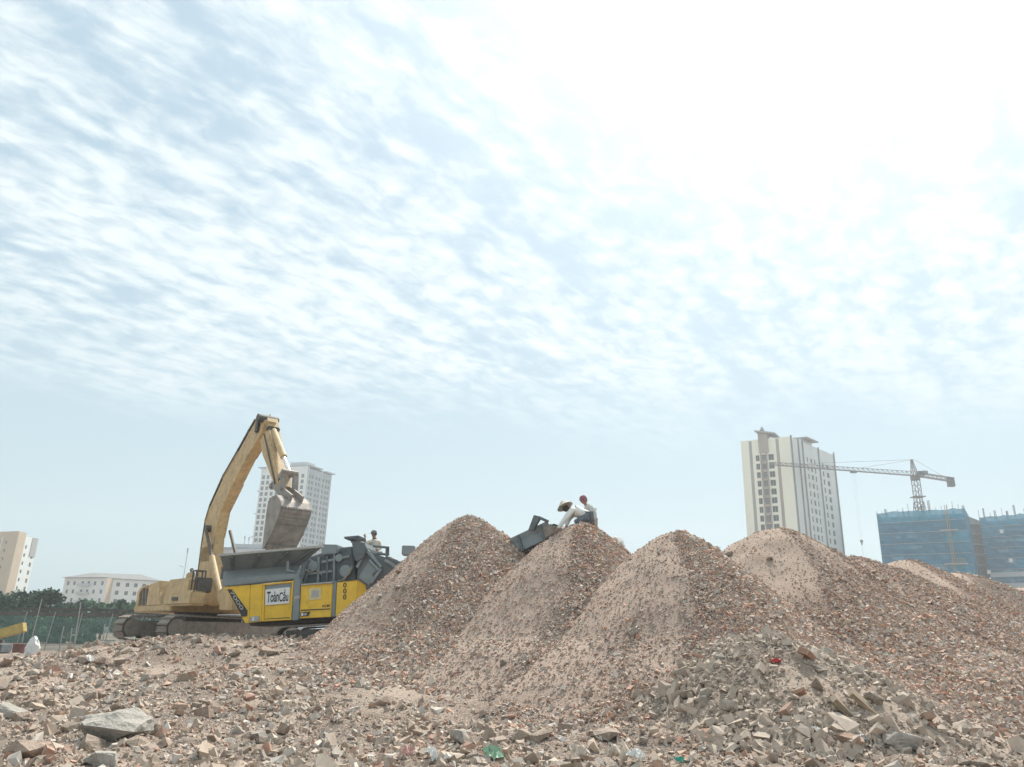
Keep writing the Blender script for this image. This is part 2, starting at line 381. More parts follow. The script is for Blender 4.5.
M['blue_sheet'] = material('dusty_blue_board', (0.37, 0.42, 0.43), 0.6, var=0.12, scale=5)
M['red_plastic'] = material('red_plastic', (0.42, 0.05, 0.04), 0.5, var=0.15)
M['brown_red'] = material('dull_red_paint', (0.17, 0.075, 0.065), 0.7, var=0.2)
M['yellow_old'] = material('old_yellow_paint', (0.46, 0.34, 0.10), 0.6, var=0.2, dust=0.3)

# ------------------------------------------------------------------ ground and rubble heightfields
def berm_top(x):
    return np.interp(x, [-40, -26, -17.5, -15, -12.5, -10.5, -8, -3, 2, 8], [0, 0.0, 0.0, 0.52, 1.10, 1.32, 1.36, 1.5, 1.0, 0])
def ground_h(x, y):
    x = np.asarray(x, float); y = np.asarray(y, float)
    near = sstep(y, 60, 36) * sstep(np.abs(x), 45, 26)
    h = 0.55 * fbm(x * 0.35 + 3, y * 0.35, 4) * near + 0.22 * fbm(x * 1.6, y * 1.6 + 7, 3) * near
    front = 14.0 + 1.5 * fbm(x * 0.3, y * 0 + 4.2, 2)
    b = berm_top(x) * sstep(y, front - 0.5, 26.5) ** 0.8 * sstep(y, 52, 40)
    return h + b + near * (0.10 * fbm(x * 3.3 + 9, y * 3.3, 2) + 0.05 * fbm(x * 7.1, y * 7.1 + 3, 2)) + 0.3 * fbm(x * 0.9 + 31, y * 0.9, 3) * np.clip(b, 0, 1)
PILES = []   # cx, cy, top, slope, round, seed, elong(x dir), name/label
def add_pile(px, py, d, slope, rnd, label, tint, ell=1.0, skew=1.0):
    p = P(px, py, d); PILES.append(dict(c=(p.x, p.y), top=p.z, s=slope, r=rnd, label=label, tint=tint, ell=ell, skew=skew, seed=len(PILES) * 13.7 + 2))
add_pile(466, 517, 24.6, 1.00, 0.5, 'tall leftmost cone of crushed brick gravel, half hiding the yellow crusher', 0.3, 1.0, 1.3)
add_pile(580, 523, 22.6, 0.92, 0.4, 'reddish-topped cone of crushed brick with two workers at its peak', 0.75, 1.0, 1.1)
add_pile(675, 532, 20.8, 0.92, 0.8, 'broad round-topped gravel cone, middle of the front row, with bare sky behind its peak', 0.35)
add_pile(776, 529, 24.2, 0.82, 0.8, 'tan gravel heap with its peak in front of the cream tower', 0.4, 1.05)
add_pile(848, 557, 28.0, 0.62, 0.9, 'low shoulder heap just right of the cream tower, below the hanging crane hook', 0.6, 1.2)
add_pile(906, 560, 30.0, 0.66, 0.7, 'red-tinged heap with its peak below the blue netted building', 1.0, 1.1)
add_pile(953, 573, 31.0, 0.60, 0.9, 'low tan heap under the open floors between the two netted blocks', 0.3, 1.2)
add_pile(1022, 588, 30.0, 0.55, 1.0, 'smooth tan heap at the right edge of the photo', 0.1, 1.3)
add_pile(760, 635, 16.4, 0.58, 0.5, 'small pale dirt mound strewn with broken masonry in front of the gravel heaps', -1, 0.95, 1.25)
def pile_h(i, x, y):
    p = PILES[i]; dx = np.asarray(x, float) - p['c'][0]; dy = np.asarray(y, float) - p['c'][1]
    dx = np.where(dx > 0, dx / (p['ell'] * p['skew']), dx / p['ell'])
    s = p['seed']; r = np.hypot(dx, dy); th = np.arctan2(dy, dx)
    lump = 1 + 0.12 * fbm(np.cos(th) * 1.4 + s, np.sin(th) * 1.4 + s, 3)
    z = p['top'] - p['s'] * lump * (np.sqrt(r * r + p['r'] ** 2) - p['r'])
    if p['tint'] >= 0: z = np.where(z < 1.7, 1.7 - (1.7 - z) * 0.66, z)   # run-out at the foot
    fade = np.clip(r / 1.2, 0.25, 1)
    z = z + fade * (0.40 * fbm(x * 0.55 + s, y * 0.55, 3) + 0.14 * fbm(x * 2.2, y * 2.2 + s, 3))
    if p['tint'] < 0: z = z + 0.34 * fbm(x * 1.8 + 4, y * 1.8, 3) + 0.12 * fbm(x * 6.1 + 4, y * 6.1, 2)
    return z
def all_h(x, y, skip=None):
    h = ground_h(x, y)
    for i in range(len(PILES)):
        if i != skip: h = np.maximum(h, pile_h(i, x, y))
    return h

def grid_axis(parts):
    out = []
    for a, b, st in parts: out += list(np.arange(a, b - 1e-6, st))
    return np.array(out + [parts[-1][1]])
xs = grid_axis([(-700, -100, 100), (-100, -40, 10), (-40, -20, 1.2), (-20, 20, 0.13), (20, 40, 1.2), (40, 100, 10), (100, 700, 100)])
ys = grid_axis([(-700, -100, 100), (-100, 0, 10), (0, 8, 0.8), (8, 20, 0.13), (20, 36, 0.22), (36, 60, 1.5), (60, 120, 10), (120, 700, 80)])
GX, GY = np.meshgrid(xs, ys); GZ = ground_h(GX, GY)
nx, ny = len(xs), len(ys)
idx = np.arange(nx * ny).reshape(ny, nx)
FQ = np.stack([idx[:-1, :-1], idx[:-1, 1:], idx[1:, 1:], idx[1:, :-1]], -1).reshape(-1, 4)
ground = put('ground', bulk_mesh('ground', np.stack([GX, GY, GZ], -1).reshape(-1, 3), FQ, M['field'], np.stack([0.42 + 0.9 * fbm(GX * 0.8 + 2, GY * 0.8, 3), GX * 0 + 0.1, GX * 0], -1).reshape(-1, 3), smooth=True))
tag(ground, 'pale dusty ground strewn with broken masonry', kind='structure')

# rock templates ------------------------------------------------------------
BXV = np.array([(x, y, z) for z in (-.5, .5) for x, y in ((-.5, -.5), (.5, -.5), (.5, .5), (-.5, .5))])
BXF = np.array([(3, 2, 1), (3, 1, 0), (4, 5, 6), (4, 6, 7), (0, 1, 5), (0, 5, 4), (1, 2, 6), (1, 6, 5), (2, 3, 7), (2, 7, 6), (3, 0, 4), (3, 4, 7)])
def rock_templates(n):
    """broken lumps: blocks with sheared, chipped corners"""
    T = []
    for k in range(n):
        v = BXV + rng.uniform(-0.20, 0.20, (8, 3)); v[rng.integers(0, 8)] *= rng.uniform(0.3, 0.8); v[rng.integers(0, 8)] *= rng.uniform(0.5, 1.0)
        T.append(v * np.array([rng.uniform(1.5, 2.3), rng.uniform(1.1, 1.6), rng.uniform(0.6, 1.2)]))
    return np.array(T)
RT = rock_templates(32)
def rand_rot(n, tilt=1.0):
    q = rng.normal(size=(n, 4)); q[:, 1:3] *= tilt; q /= np.linalg.norm(q, axis=1, keepdims=True)
    w, x, y, z = q.T
    return np.stack([1 - 2 * (y * y + z * z), 2 * (x * y - z * w), 2 * (x * z + y * w), 2 * (x * y + z * w), 1 - 2 * (x * x + z * z), 2 * (y * z - x * w), 2 * (x * z - y * w), 2 * (y * z + x * w), 1 - 2 * (x * x + y * y)], -1).reshape(n, 3, 3)
def rocks_mesh(name, pos, size, col, mat, tilt=1.0):
    n = len(pos); t = RT[rng.integers(0, len(RT), n)] * size[:, None, None]
    V = np.einsum('nij,nkj->nki', rand_rot(n, tilt), t) + pos[:, None, :]
    Fc = (BXF[None] + (np.arange(n) * 8)[:, None, None]).reshape(-1, 3)
    return bulk_mesh(name, V.reshape(-1, 3), Fc, mat, np.repeat(col, 8, 0))
PAL = np.array([(0.27, 0.165, 0.125), (0.30, 0.20, 0.155), (0.25, 0.20, 0.175), (0.34, 0.27, 0.215), (0.31, 0.285, 0.265), (0.22, 0.17, 0.15), (0.40, 0.35, 0.30), (0.36, 0.19, 0.13), (0.29, 0.26, 0.24)])
def gravel_cols(n, red):
    w = np.array([1.2 + red, 1.3, 1.4 - 0.5 * red, 1.0, 1.2 - 0.5 * red, 1.1, 0.6, 0.25 + 1.3 * red, 0.8 - 0.4 * red]); w = np.clip(w, 0.05, None)
    c = PAL[rng.choice(len(PAL), n, p=w / w.sum())] * rng.uniform(0.85, 1.25, (n, 1)) * np.array([1.48, 1.50, 1.46])
    wh = rng.random(n) < 0.006; c[wh] = np.array([0.72, 0.69, 0.64]); return c

# piles ---------------------------------------------------------------------
def big_rock_meshes(n, mat, name='stone', seed=3):
    rnd = random.Random(seed); out = []
    for k in range(n):
        bm = bmesh.new(); sx, sy, sz = rnd.uniform(0.85, 1.3), rnd.uniform(0.6, 0.95), rnd.uniform(0.35, 0.75)
        for i in range(15):
            v = Vector((rnd.uniform(-1, 1), rnd.uniform(-1, 1), rnd.uniform(-1, 1)))
            mx = max(abs(v.x), abs(v.y), abs(v.z)); v = v / mx * rnd.uniform(0.75, 1.0)
            bm.verts.new((v.x * sx * .5, v.y * sy * .5, v.z * sz * .5))
        res = bmesh.ops.convex_hull(bm, input=bm.verts)
        bmesh.ops.delete(bm, geom=[g for g in res['geom_interior'] if isinstance(g, bmesh.types.BMVert)], context='VERTS')
        me = bpy.data.meshes.new(name); bm.to_mesh(me); bm.free(); me.materials.append(mat); out.append(me)
    return out
BIG = big_rock_meshes(18, M['stone'])
def brick_mesh(seed, mat):
    rnd = random.Random(seed); mb = MB(); mb.box((0, 0, 0), (1, 0.48, 0.27)); me = mb.mesh('brick', mat)
    for v in me.vertices: v.co += Vector((rnd.uniform(-.07, .07), rnd.uniform(-.03, .03), rnd.uniform(-.02, .02)))
    return me
M['brick'] = material('broken_brick', None, 0.9, objrand=[(0.36, 0.19, 0.13), (0.31, 0.20, 0.15), (0.40, 0.27, 0.20), (0.34, 0.25, 0.20), (0.42, 0.32, 0.25)], var=0.2, scale=4, bump=0.4, bscale=14, dust=0.6, dcol=(0.43, 0.35, 0.275), spec=0.1)
BRK = [brick_mesh(k, M['brick']) for k in range(5)]

def coarse_at(i, x, y):
    """0 = bare fines, 1 = all gravel: fines stay on the upper left flank and in chutes, coarse bits roll right and down"""
    p = PILES[i]; dx, dy = x - p['c'][0], y - p['c'][1]; q = np.hypot(dx, dy); t = np.arctan2(dy, dx); Rm = p['top'] / p['s']
    lft = np.clip(np.cos(t - R(202)), 0, 1) ** 1.25
    streak = fbm(np.cos(t) * 4.5 + p['seed'], np.sin(t) * 4.5 + q * 0.12, 3)
    c = 0.86 - 1.15 * lft + 0.95 * streak + 0.35 * (q / Rm - 0.5) + 0.6 * fbm(x * 0.45 + 5, y * 0.45, 3)
    if i == 3: c = c - 0.42 * sstep(q, 5.0, 1.5) * sstep(np.sin(t), -0.2, -0.8)
    if i >= 4: c = c - 0.16
    if p['tint'] < 0: c = c * 0 + 0.52 + 1.5 * fbm(x * 0.9, y * 0.9 + 3, 3)
    return np.clip(c + 0.4 * np.exp(-(q / 0.9) ** 2), 0.0, 1)
def red_at(i, x, y):
    p = PILES[i]; r = np.clip(p['tint'] + 0.9 * fbm(x * 0.5, y * 0.5 + 11, 2), 0, 1.1)
    if i == 1: r = np.clip(r + 0.5 - 0.35 * np.hypot(x - p['c'][0], y - p['c'][1]), 0.1, 1.1)
    return np.clip(r, 0, 1)
NEED = {0: 37000, 1: 32000, 2: 37000, 3: 35000, 4: 13000, 5: 13000, 6: 10000, 7: 6000, 8: 9000}
for i, p in enumerate(PILES):
    root = empty('rubble_pile' if p['tint'] >= 0 else 'dirt_mound', (p['c'][0], p['c'][1], 0), p['label'], 'rubble pile' if p['tint'] >= 0 else 'dirt mound', 'rubble heaps across the site' if p['tint'] >= 0 else None)
    Rm = (p['top'] + 0.6) / p['s'] + p['r'] + (1.0 if p['tint'] >= 0 else 0)
    nr, nt_ = 64, 150
    rr = (np.linspace(0, 1, nr) ** 0.9) * Rm; th = np.linspace(0, 2 * np.pi, nt_, endpoint=False)
    RR, TH = np.meshgrid(rr, th, indexing='ij'); sk = np.where(np.cos(TH) > 0, p['ell'] * p['skew'], p['ell'])
    X = p['c'][0] + RR * np.cos(TH) * sk; Y = p['c'][1] + RR * np.sin(TH); Z = pile_h(i, X, Y)
    id2 = np.arange(nr * nt_).reshape(nr, nt_); nxt = np.roll(id2, -1, axis=1)
    FQ = np.stack([id2[:-1], id2[1:], nxt[1:], nxt[:-1]], -1).reshape(-1, 4)
    V = np.stack([X - p['c'][0], Y - p['c'][1], Z], -1).reshape(-1, 3)
    cc = np.stack([coarse_at(i, X, Y), red_at(i, X, Y), X * 0], -1).reshape(-1, 3)
    put('heap', bulk_mesh('heap', V, FQ, M['heap'] if p['tint'] >= 0 else M['field'], cc if p['tint'] >= 0 else cc * 0.7, smooth=True), root)
    # loose gravel lying on the slope
    n = NEED[i] * 9
    q = np.sqrt(rng.random(n)) * Rm; t = R(160) + R(220) * rng.random(n)
    x = p['c'][0] + q * np.cos(t) * np.where(np.cos(t) > 0, p['ell'] * p['skew'], p['ell']); y = p['c'][1] + q * np.sin(t); z = pile_h(i, x, y)
    coarse = coarse_at(i, x, y)
    keep = (rng.random(n) < np.clip((coarse - 0.12) * 1.25, 0.10, 1)) & (z > all_h(x, y, i) - 0.05) & (np.abs(x) < y * 0.70 + 0.4)
    kk = np.flatnonzero(keep)[:NEED[i]]
    x, y, z, q, coarse = x[kk], y[kk], z[kk], q[kk], coarse[kk]; n = len(x)
    sz = np.minimum(0.029 * np.exp(rng.normal(0, 0.40, n)) * (0.75 + 0.45 * q / Rm) * (0.62 + 0.55 * coarse), 0.085)
    if p['tint'] < 0:
        col = np.array([(0.46, 0.385, 0.32)]) * rng.uniform(0.78, 1.22, (n, 1)); sz *= 0.7 + 1.9 * rng.random(n) ** 5
    else: col = np.where((rng.random(n) < red_at(i, x, y))[:, None], gravel_cols(n, 0.9), gravel_cols(n, 0.0))
    pos = np.stack([x - p['c'][0], y - p['c'][1], z + sz * 0.22], -1)
    g = put('gravel', rocks_mesh('gravel', pos, sz, col, M['gravel'] if p['tint'] >= 0 else M['rubble']), root); tag(g, kind='stuff')
    # larger broken pieces one can pick out
    nb = {0: 7, 1: 4, 2: 7, 3: 10, 8: 60}.get(i, 4)
    k = 0
    while k < nb:
        a = random.uniform(math.pi * 1.0, math.pi * 2.02); qq = Rm * math.sqrt(random.uniform(0.03, 0.85))
        bx, by = p['c'][0] + qq * math.cos(a) * p['ell'], p['c'][1] + qq * math.sin(a); bz = float(pile_h(i, bx, by))
        if bz < float(all_h(bx, by, i)): 
            k += 0.2; continue
        s = random.uniform(0.2, 0.30) if i != 8 else random.uniform(0.18, 0.42)
        me = random.choice(BIG) if random.random() < 0.7 else random.choice(BRK)
        o = put('stone' if me.name.startswith('stone') else 'brick', me, root, (bx - p['c'][0], by - p['c'][1], bz + s * 0.08)); o.scale = (s, s, s)
        o.rotation_euler = (random.uniform(-.6, .6), random.uniform(-.6, .6), random.uniform(0, 6.28)); k += 1

# rubble lying on the ground: small bits are one mass, large pieces are single stones
n = 120000
d = 9.5 + 24 * rng.random(n) ** 1.25; az = rng.uniform(-0.72, 0.68, n); x = d * np.tan(az) * 0.92; y = d
z = ground_h(x, y); hid = z > np.max([pile_h(i, x, y) for i in range(len(PILES))], axis=0) - 0.05
clump = fbm(x * 0.7 + 50, y * 0.7, 3)
keep = hid & (rng.random(n) < np.clip(0.52 + 2.0 * clump, 0.10, 1)); x, y, z = x[keep], y[keep], z[keep]; n = len(x)
sz = np.minimum(0.0165 * np.exp(rng.normal(0, 0.68, n)) * (0.75 + y / 40) + 0.008, 0.15)
DPAL = np.array([(0.35, 0.275, 0.215), (0.40, 0.335, 0.275), (0.30, 0.235, 0.185), (0.38, 0.35, 0.315), (0.35, 0.205, 0.15), (0.26, 0.205, 0.17), (0.52, 0.47, 0.42)])
col = DPAL[rng.choice(7, n, p=[.24, .17, .18, .13, .13, .10, .05])] * rng.uniform(0.95, 1.40, (n, 1))
ph = np.max([pile_h(i, x, y) for i in range(8)], axis=0); nearp = sstep(ph - z, -1.5, -0.1) > rng.random(n); col[nearp] = gravel_cols(int(nearp.sum()), 0.3); sz[nearp] = np.minimum(sz[nearp], 0.06) * 1.1
col[rng.random(n) < 0.012] = (0.72, 0.70, 0.66)
tag(put('rubble_bits', rocks_mesh('rubble_bits', np.stack([x, y, z + sz * 0.2], -1), sz, col, M['rubble'], 0.8), ground), kind='stuff')
k = 0; tries = 0
while k < 285 and tries < 20000:
    tries += 1
    zone = random.random()
    if zone < 0.50:   # near ground along the bottom of the photograph
        yy = random.uniform(10.3, 16.5); xx = random.uniform(-0.74, 0.74) * yy; s = random.uniform(0.14, 0.32) if random.random() < 0.88 else random.uniform(0.32, 0.48)
    else:             # slope of the berm on the left
        yy = random.uniform(14, 26.5); xx = random.uniform(-0.70, -0.22) * yy; s = random.uniform(0.20, 0.46)
    gz = float(ground_h(xx, yy))
    if gz < max(float(pile_h(i, xx, yy)) for i in range(len(PILES))) - 0.02: continue
    if float(fbm(np.array([xx * 0.45 + 8]), np.array([yy * 0.45]), 2)[0]) < random.uniform(-0.28, 0.06): continue
    me = random.choice(BIG) if random.random() < 0.76 else random.choice(BRK)
    if me in BRK: s = random.uniform(0.18, 0.28)
    o = put('stone' if me in BIG else 'brick', me, ground, (xx, yy, gz + s * 0.04)); o.scale = (s, s, s)
    o.rotation_euler = (random.uniform(-.4, .4), random.uniform(-.4, .4), random.uniform(0, 6.28)); k += 1

def gz_at(px, py):
    """where the view ray meets the ground: used to read positions off the photograph"""
    r = ray(px, py); t = 6.0
    while t < 80:
        q = Vector((0, 0, CAM_H)) + r * t
        if q.z < float(all_h(q.x, q.y)): return q
        t += 0.05
    return Vector((0, 0, CAM_H)) + r * 12
def lump(name, px, py, dims, mat, label, cat, rot=(0, 0, 0), seed=0, cuts=2, rough=0.09, sink=0.3):
    """one broken chunk: a subdivided block with fractured, uneven faces"""
    rnd = random.Random(seed); bm = bmesh.new()
    for k in range(16):
        v = Vector((rnd.uniform(-1, 1), rnd.uniform(-1, 1), rnd.uniform(-1, 1))); v = v / max(abs(c) for c in v) * rnd.uniform(.40, .5); bm.verts.new(v)
    res = bmesh.ops.convex_hull(bm, input=bm.verts); bmesh.ops.delete(bm, geom=[g for g in res['geom_interior'] if isinstance(g, bmesh.types.BMVert)], context='VERTS')
    bmesh.ops.triangulate(bm, faces=bm.faces); bmesh.ops.subdivide_edges(bm, edges=bm.edges, cuts=3, use_grid_fill=True)
    for v in bm.verts:
        k = float(fbm(np.array([v.co.x * 5 + seed]), np.array([v.co.y * 5 + v.co.z * 3.3]), 3)[0]); v.co *= 1 + 0.30 * k
        v.co += Vector((rnd.uniform(-1, 1), rnd.uniform(-1, 1), rnd.uniform(-1, 1))) * 0.012
        v.co.x *= dims[0]; v.co.y *= dims[1]; v.co.z *= dims[2]
    bmesh.ops.triangulate(bm, faces=bm.faces)
    me = bpy.data.meshes.new(name); bm.to_mesh(me); bm.free(); me.materials.append(mat)
    q = gz_at(px, py); o = put(name, me, None, (q.x, q.y, q.z + dims[2] * sink)); o.rotation_euler = rot
    return tag(o, label, cat)
lump('concrete_slab', 116, 736, (0.98, 0.75, 0.46), M['concrete'], 'large grey broken concrete slab lying at the lower left of the rubble', 'concrete slab', (0.1, -0.12, 0.3), 1, 4, 0.07, 0.25)
lump('concrete_chunk', 26, 756, (0.50, 0.42, 0.26), M['stone'], 'pale flat-topped masonry chunk at the bottom left corner', 'concrete chunk', (0.2, 0.1, -0.4), 2)
lump('concrete_chunk', 100, 764, (0.44, 0.36, 0.2), M['concrete'], 'grey rough chunk below the large concrete slab at the bottom edge', 'concrete chunk', (0.0, 0.15, 0.5), 3)
lump('concrete_chunk', 14, 716, (0.62, 0.34, 0.16), M['concrete'], 'flat pale slab piece tilted on the rubble at the left edge', 'concrete chunk', (0.35, 0.35, 0.7), 4)
lump('masonry_block', 522, 741, (0.36, 0.3, 0.22), M['stone'], 'tan dusty masonry block at the foot of the reddish-topped gravel cone', 'masonry block', (0.1, 0.2, 0.3), 5)
lump('masonry_block', 606, 738, (0.50, 0.36, 0.17), M['stone'], 'wide flat dusty block at the foot of the round-topped gravel cone', 'masonry block', (0.05, -0.1, 0.1), 6)
lump('masonry_block', 902, 744, (0.62, 0.36, 0.26), M['stone'], 'long tan block with a dark hollow end at the lower right', 'masonry block', (0.1, 0.1, -0.3), 7)
lump('masonry_block', 463, 742, (0.42, 0.36, 0.24), M['stone'], 'brown hollow-looking lump beside the pale green plastic sheet', 'masonry block', (0.3, 0.2, 0.8), 8)
lump('masonry_block', 960, 731, (0.44, 0.34, 0.22), M['stone'], 'leaning tan wedge of masonry at the far lower right', 'masonry block', (0.4, -0.4, 0.4), 9)
def plank(px, py, L_, w, h, mat, label, rot, name='timber_plank', cat='plank'):
    q = gz_at(px, py); mb = MB(); mb.box((0, 0, 0), (L_, w, h))
    o = mb.build(name, mat, None, bevel=0.008); o.location = (q.x, q.y, q.z + h * 0.6); o.rotation_euler = rot; return tag(o, label, cat)
plank(847, 716, 0.62, 0.20, 0.10, M['timber'], 'brown timber block, left of the pair leaning at the mound foot', (0.5, 0.75, 0.2))
plank(866, 708, 0.66, 0.24, 0.08, M['timber'], 'flat grey-brown board, right of the pair leaning at the mound foot', (0.6, 0.70, 0.1))
plank(836, 719, 0.75, 0.07, 0.05, M['brick'], 'thin reddish batten lying at the foot of the dirt mound', (0.1, 0.1, -0.15))
def sheet(name, px, py, w, h, mat, label, cat, seed, amp=0.12, rot=0.0, lift=0.1, thick=0.006, tilt=0.35):
    """crumpled sheet or bag with real thickness, lying on the rubble"""
    q = gz_at(px, py); rnd = random.Random(seed); nxs, nys = 9, 8; v = []; f = []
    hts = [[rnd.uniform(-1, 1) * amp for _ in range(nxs)] for _ in range(nys)]
    for s_ in (0, 1):
        for j in range(nys):
            for i in range(nxs):
                u = i / (nxs - 1) - 0.5; t = j / (nys - 1) - 0.5
                e = 1 - 0.18 * abs(math.sin(7 * u + seed)) - 0.15 * abs(math.cos(5 * t + seed))
                v.append((u * w * e, t * h * e, hts[j][i] + amp * 1.1 * (0.5 - (u * u + t * t)) * 2 - s_ * thick))
    nn = nxs * nys
    for j in range(nys - 1):
        for i in range(nxs - 1):
            a = j * nxs + i; f.append((a, a + 1, a + nxs + 1, a + nxs)); b = a + nn; f.append((b + nxs, b + nxs + 1, b + 1, b))
    ring = [i for i in range(nxs)] + [j * nxs + nxs - 1 for j in range(1, nys)] + [nn - 1 - i for i in range(1, nxs)] + [j * nxs for j in range(nys - 2, 0, -1)]
    for a, b in zip(ring, ring[1:] + ring[:1]): f.append((b, a, a + nn, b + nn))
    me = bpy.data.meshes.new(name); me.from_pydata(v, [], f); me.materials.append(mat)
    o = put(name, me, None, (q.x, q.y, q.z + lift)); o.rotation_euler = (tilt, 0, rot); return tag(o, label, cat)
sheet('plastic_sheet', 492, 762, 0.34, 0.36, M['green_plastic'], 'crumpled pale green plastic sheet at the bottom edge of the rubble', 'plastic sheet', 1, 0.06, 0.4)
sheet('plastic_scrap', 680, 765, 0.15, 0.14, M['teal_plastic'], 'small teal plastic scrap at the bottom edge near the middle', 'plastic scrap', 2, 0.03, 0.2, 0.06)
sheet('cloth_rag', 406, 760, 0.22, 0.2, M['pink_cloth'], 'dusty pink rag left of the pale green plastic sheet', 'rag', 3, 0.04, 0.1)
sheet('woven_sack', 578, 760, 0.36, 0.32, M['cream_sack'], 'crumpled pinkish cream sack in the middle of the bottom edge', 'sack', 4, 0.07, 0.3)
sheet('woven_sack', 617, 763, 0.42, 0.3, M['cream_sack'], 'folded cream sack, right of the other sack at the bottom edge', 'sack', 5, 0.08, -0.3)
sheet('plastic_sheet', 636, 764, 0.28, 0.26, M['white_sheet'], 'crumpled white plastic sheet beside the folded cream sack', 'plastic sheet', 6, 0.06, 0.8)
sheet('plastic_sheet', 432, 763, 0.2, 0.26, M['white_sheet'], 'small white plastic sheet between the pink rag and pale green plastic', 'plastic sheet', 7, 0.05, 0.8)
sheet('fibre_board', 861, 741, 0.30, 0.2, M['blue_sheet'], 'small dusty blue-grey board piece in the rubble at lower right', 'board', 8, 0.015, 0.2, 0.06)
sheet('plastic_bag', 817, 737, 0.13, 0.16, M['white_sheet'], 'small bright white bag in the rubble left of the blue-grey board', 'plastic bag', 9, 0.03, 0.5)
sheet('cloth_rag', 777, 664, 0.32, 0.14, M['red_plastic'], 'thin red rag caught on the dirt mound', 'rag', 10, 0.03, 0.3, 0.05)
sheet('plastic_bag', 88, 664, 0.28, 0.4, M['white_sheet'], 'white bag lying on the rubble slope left of the excavator', 'plastic bag', 11, 0.06, 0.5)
sheet('plastic_bag', 152, 646, 0.26, 0.2, M['cream_sack'], 'pale bag on the rubble just below the excavator track', 'plastic bag', 12, 0.06, 0.2)

# ------------------------------------------------------------------ buildings
_winmesh = {}
def window_mesh(w, h, kind='plain'):
    key = (round(w, 2), round(h, 2), kind)
    if key in _winmesh: return _winmesh[key]
    mb = MB(); t = min(0.09, w * 0.12)
    mb.poly([(-w / 2, 0, -h / 2), (w / 2, 0, -h / 2), (w / 2, 0, h / 2), (-w / 2, 0, h / 2)], 0)
    fr = [((0, 0.04, -h / 2 + t / 2), (w, 0.08, t)), ((0, 0.04, h / 2 - t / 2), (w, 0.08, t)), ((-w / 2 + t / 2, 0.041, 0), (t, 0.08, h - 2 * t)), ((w / 2 - t / 2, 0.041, 0), (t, 0.08, h - 2 * t))]
    if kind in ('mullion', 'lattice'): fr.append(((0, 0.03, 0), (t * 0.8, 0.05, h - 2 * t)))
    if kind == 'lattice': fr += [((0, 0.029, k * h / 4), (w - 2 * t, 0.05, t)) for k in (-1, 0, 1)] + [((k * w / 4, 0.028, 0), (t * 0.7, 0.05, h - 2 * t)) for k in (-1, 1)]
    for c, d in fr: mb.box(c, d, 1)
    me = mb.mesh('window', [M['pane'], M['frame']]); _winmesh[key] = me; return me
def facade(root, A, B, z0, z1, wins, mat, depth=0.22, name='wall', strips=()):
    """wall from A to B (xy, left to right seen from outside) with real openings, recessed windows as parts.
    wins: (u centre m, z centre, w, h, kind)"""
    A, B = Vector((A[0], A[1], 0)), Vector((B[0], B[1], 0)); u = (B - A); Lw = u.length; u.normalize(); n = Vector((u.y, -u.x, 0))
    us = sorted({0.0, Lw} | {round(w[0] - w[2] / 2, 3) for w in wins} | {round(w[0] + w[2] / 2, 3) for w in wins})
    zs = sorted({z0, z1} | {round(w[1] - w[3] / 2, 3) for w in wins} | {round(w[1] + w[3] / 2, 3) for w in wins})
    us = np.array(us); zs = np.array(zs); open_ = np.zeros((len(us) - 1, len(zs) - 1), bool)
    um = (us[1:] + us[:-1]) / 2; zm = (zs[1:] + zs[:-1]) / 2
    for w in wins: open_ |= ((abs(um - w[0]) < w[2] / 2)[:, None] & (abs(zm - w[1]) < w[3] / 2)[None])
    mb = MB(); pt = lambda a, z, dn=0.0: A + u * float(a) + Vector((0, 0, float(z))) + n * dn
    for i in range(len(um)):
        j = 0
        while j < len(zm):
            if open_[i, j]: j += 1; continue
            k = j
            while k + 1 < len(zm) and not open_[i, k + 1]: k += 1
            mb.poly([pt(us[i], zs[j]), pt(us[i + 1], zs[j]), pt(us[i + 1], zs[k + 1]), pt(us[i], zs[k + 1])]); j = k + 1
    for w in wins:
        a0, a1, b0, b1 = w[0] - w[2] / 2, w[0] + w[2] / 2, w[1] - w[3] / 2, w[1] + w[3] / 2
        q = [(a0, b0), (a1, b0), (a1, b1), (a0, b1)]
        for (p0, p1) in zip(q, q[1:] + q[:1]): mb.poly([pt(*p0), pt(*p1), pt(p1[0], p1[1], -depth), pt(p0[0], p0[1], -depth)])
    wall = mb.build(name, mat, root)
    rot = Matrix((u, n, Vector((0, 0, 1)))).transposed().to_4x4()
    for w in wins: put('window', window_mesh(w[2], w[3], w[4]), root, mat4=Matrix.Translation(pt(w[0], w[1], -depth)) @ rot)
    for (a0, a1, b0, b1, proud, mt, nm) in strips:
        m2 = MB(); m2.prism([pt(a0, b0, 0.0 if proud > 0 else 0.004), pt(a1, b0, 0.0 if proud > 0 else 0.004), pt(a1, b1, 0.0 if proud > 0 else 0.004), pt(a0, b1, 0.0 if proud > 0 else 0.004)], n * abs(proud)); m2.build(nm, mt, root)
    return wall, u, n, Lw
def xy(px, py, d): p = P(px, py, d); return Vector((p.x, p.y)), p.z

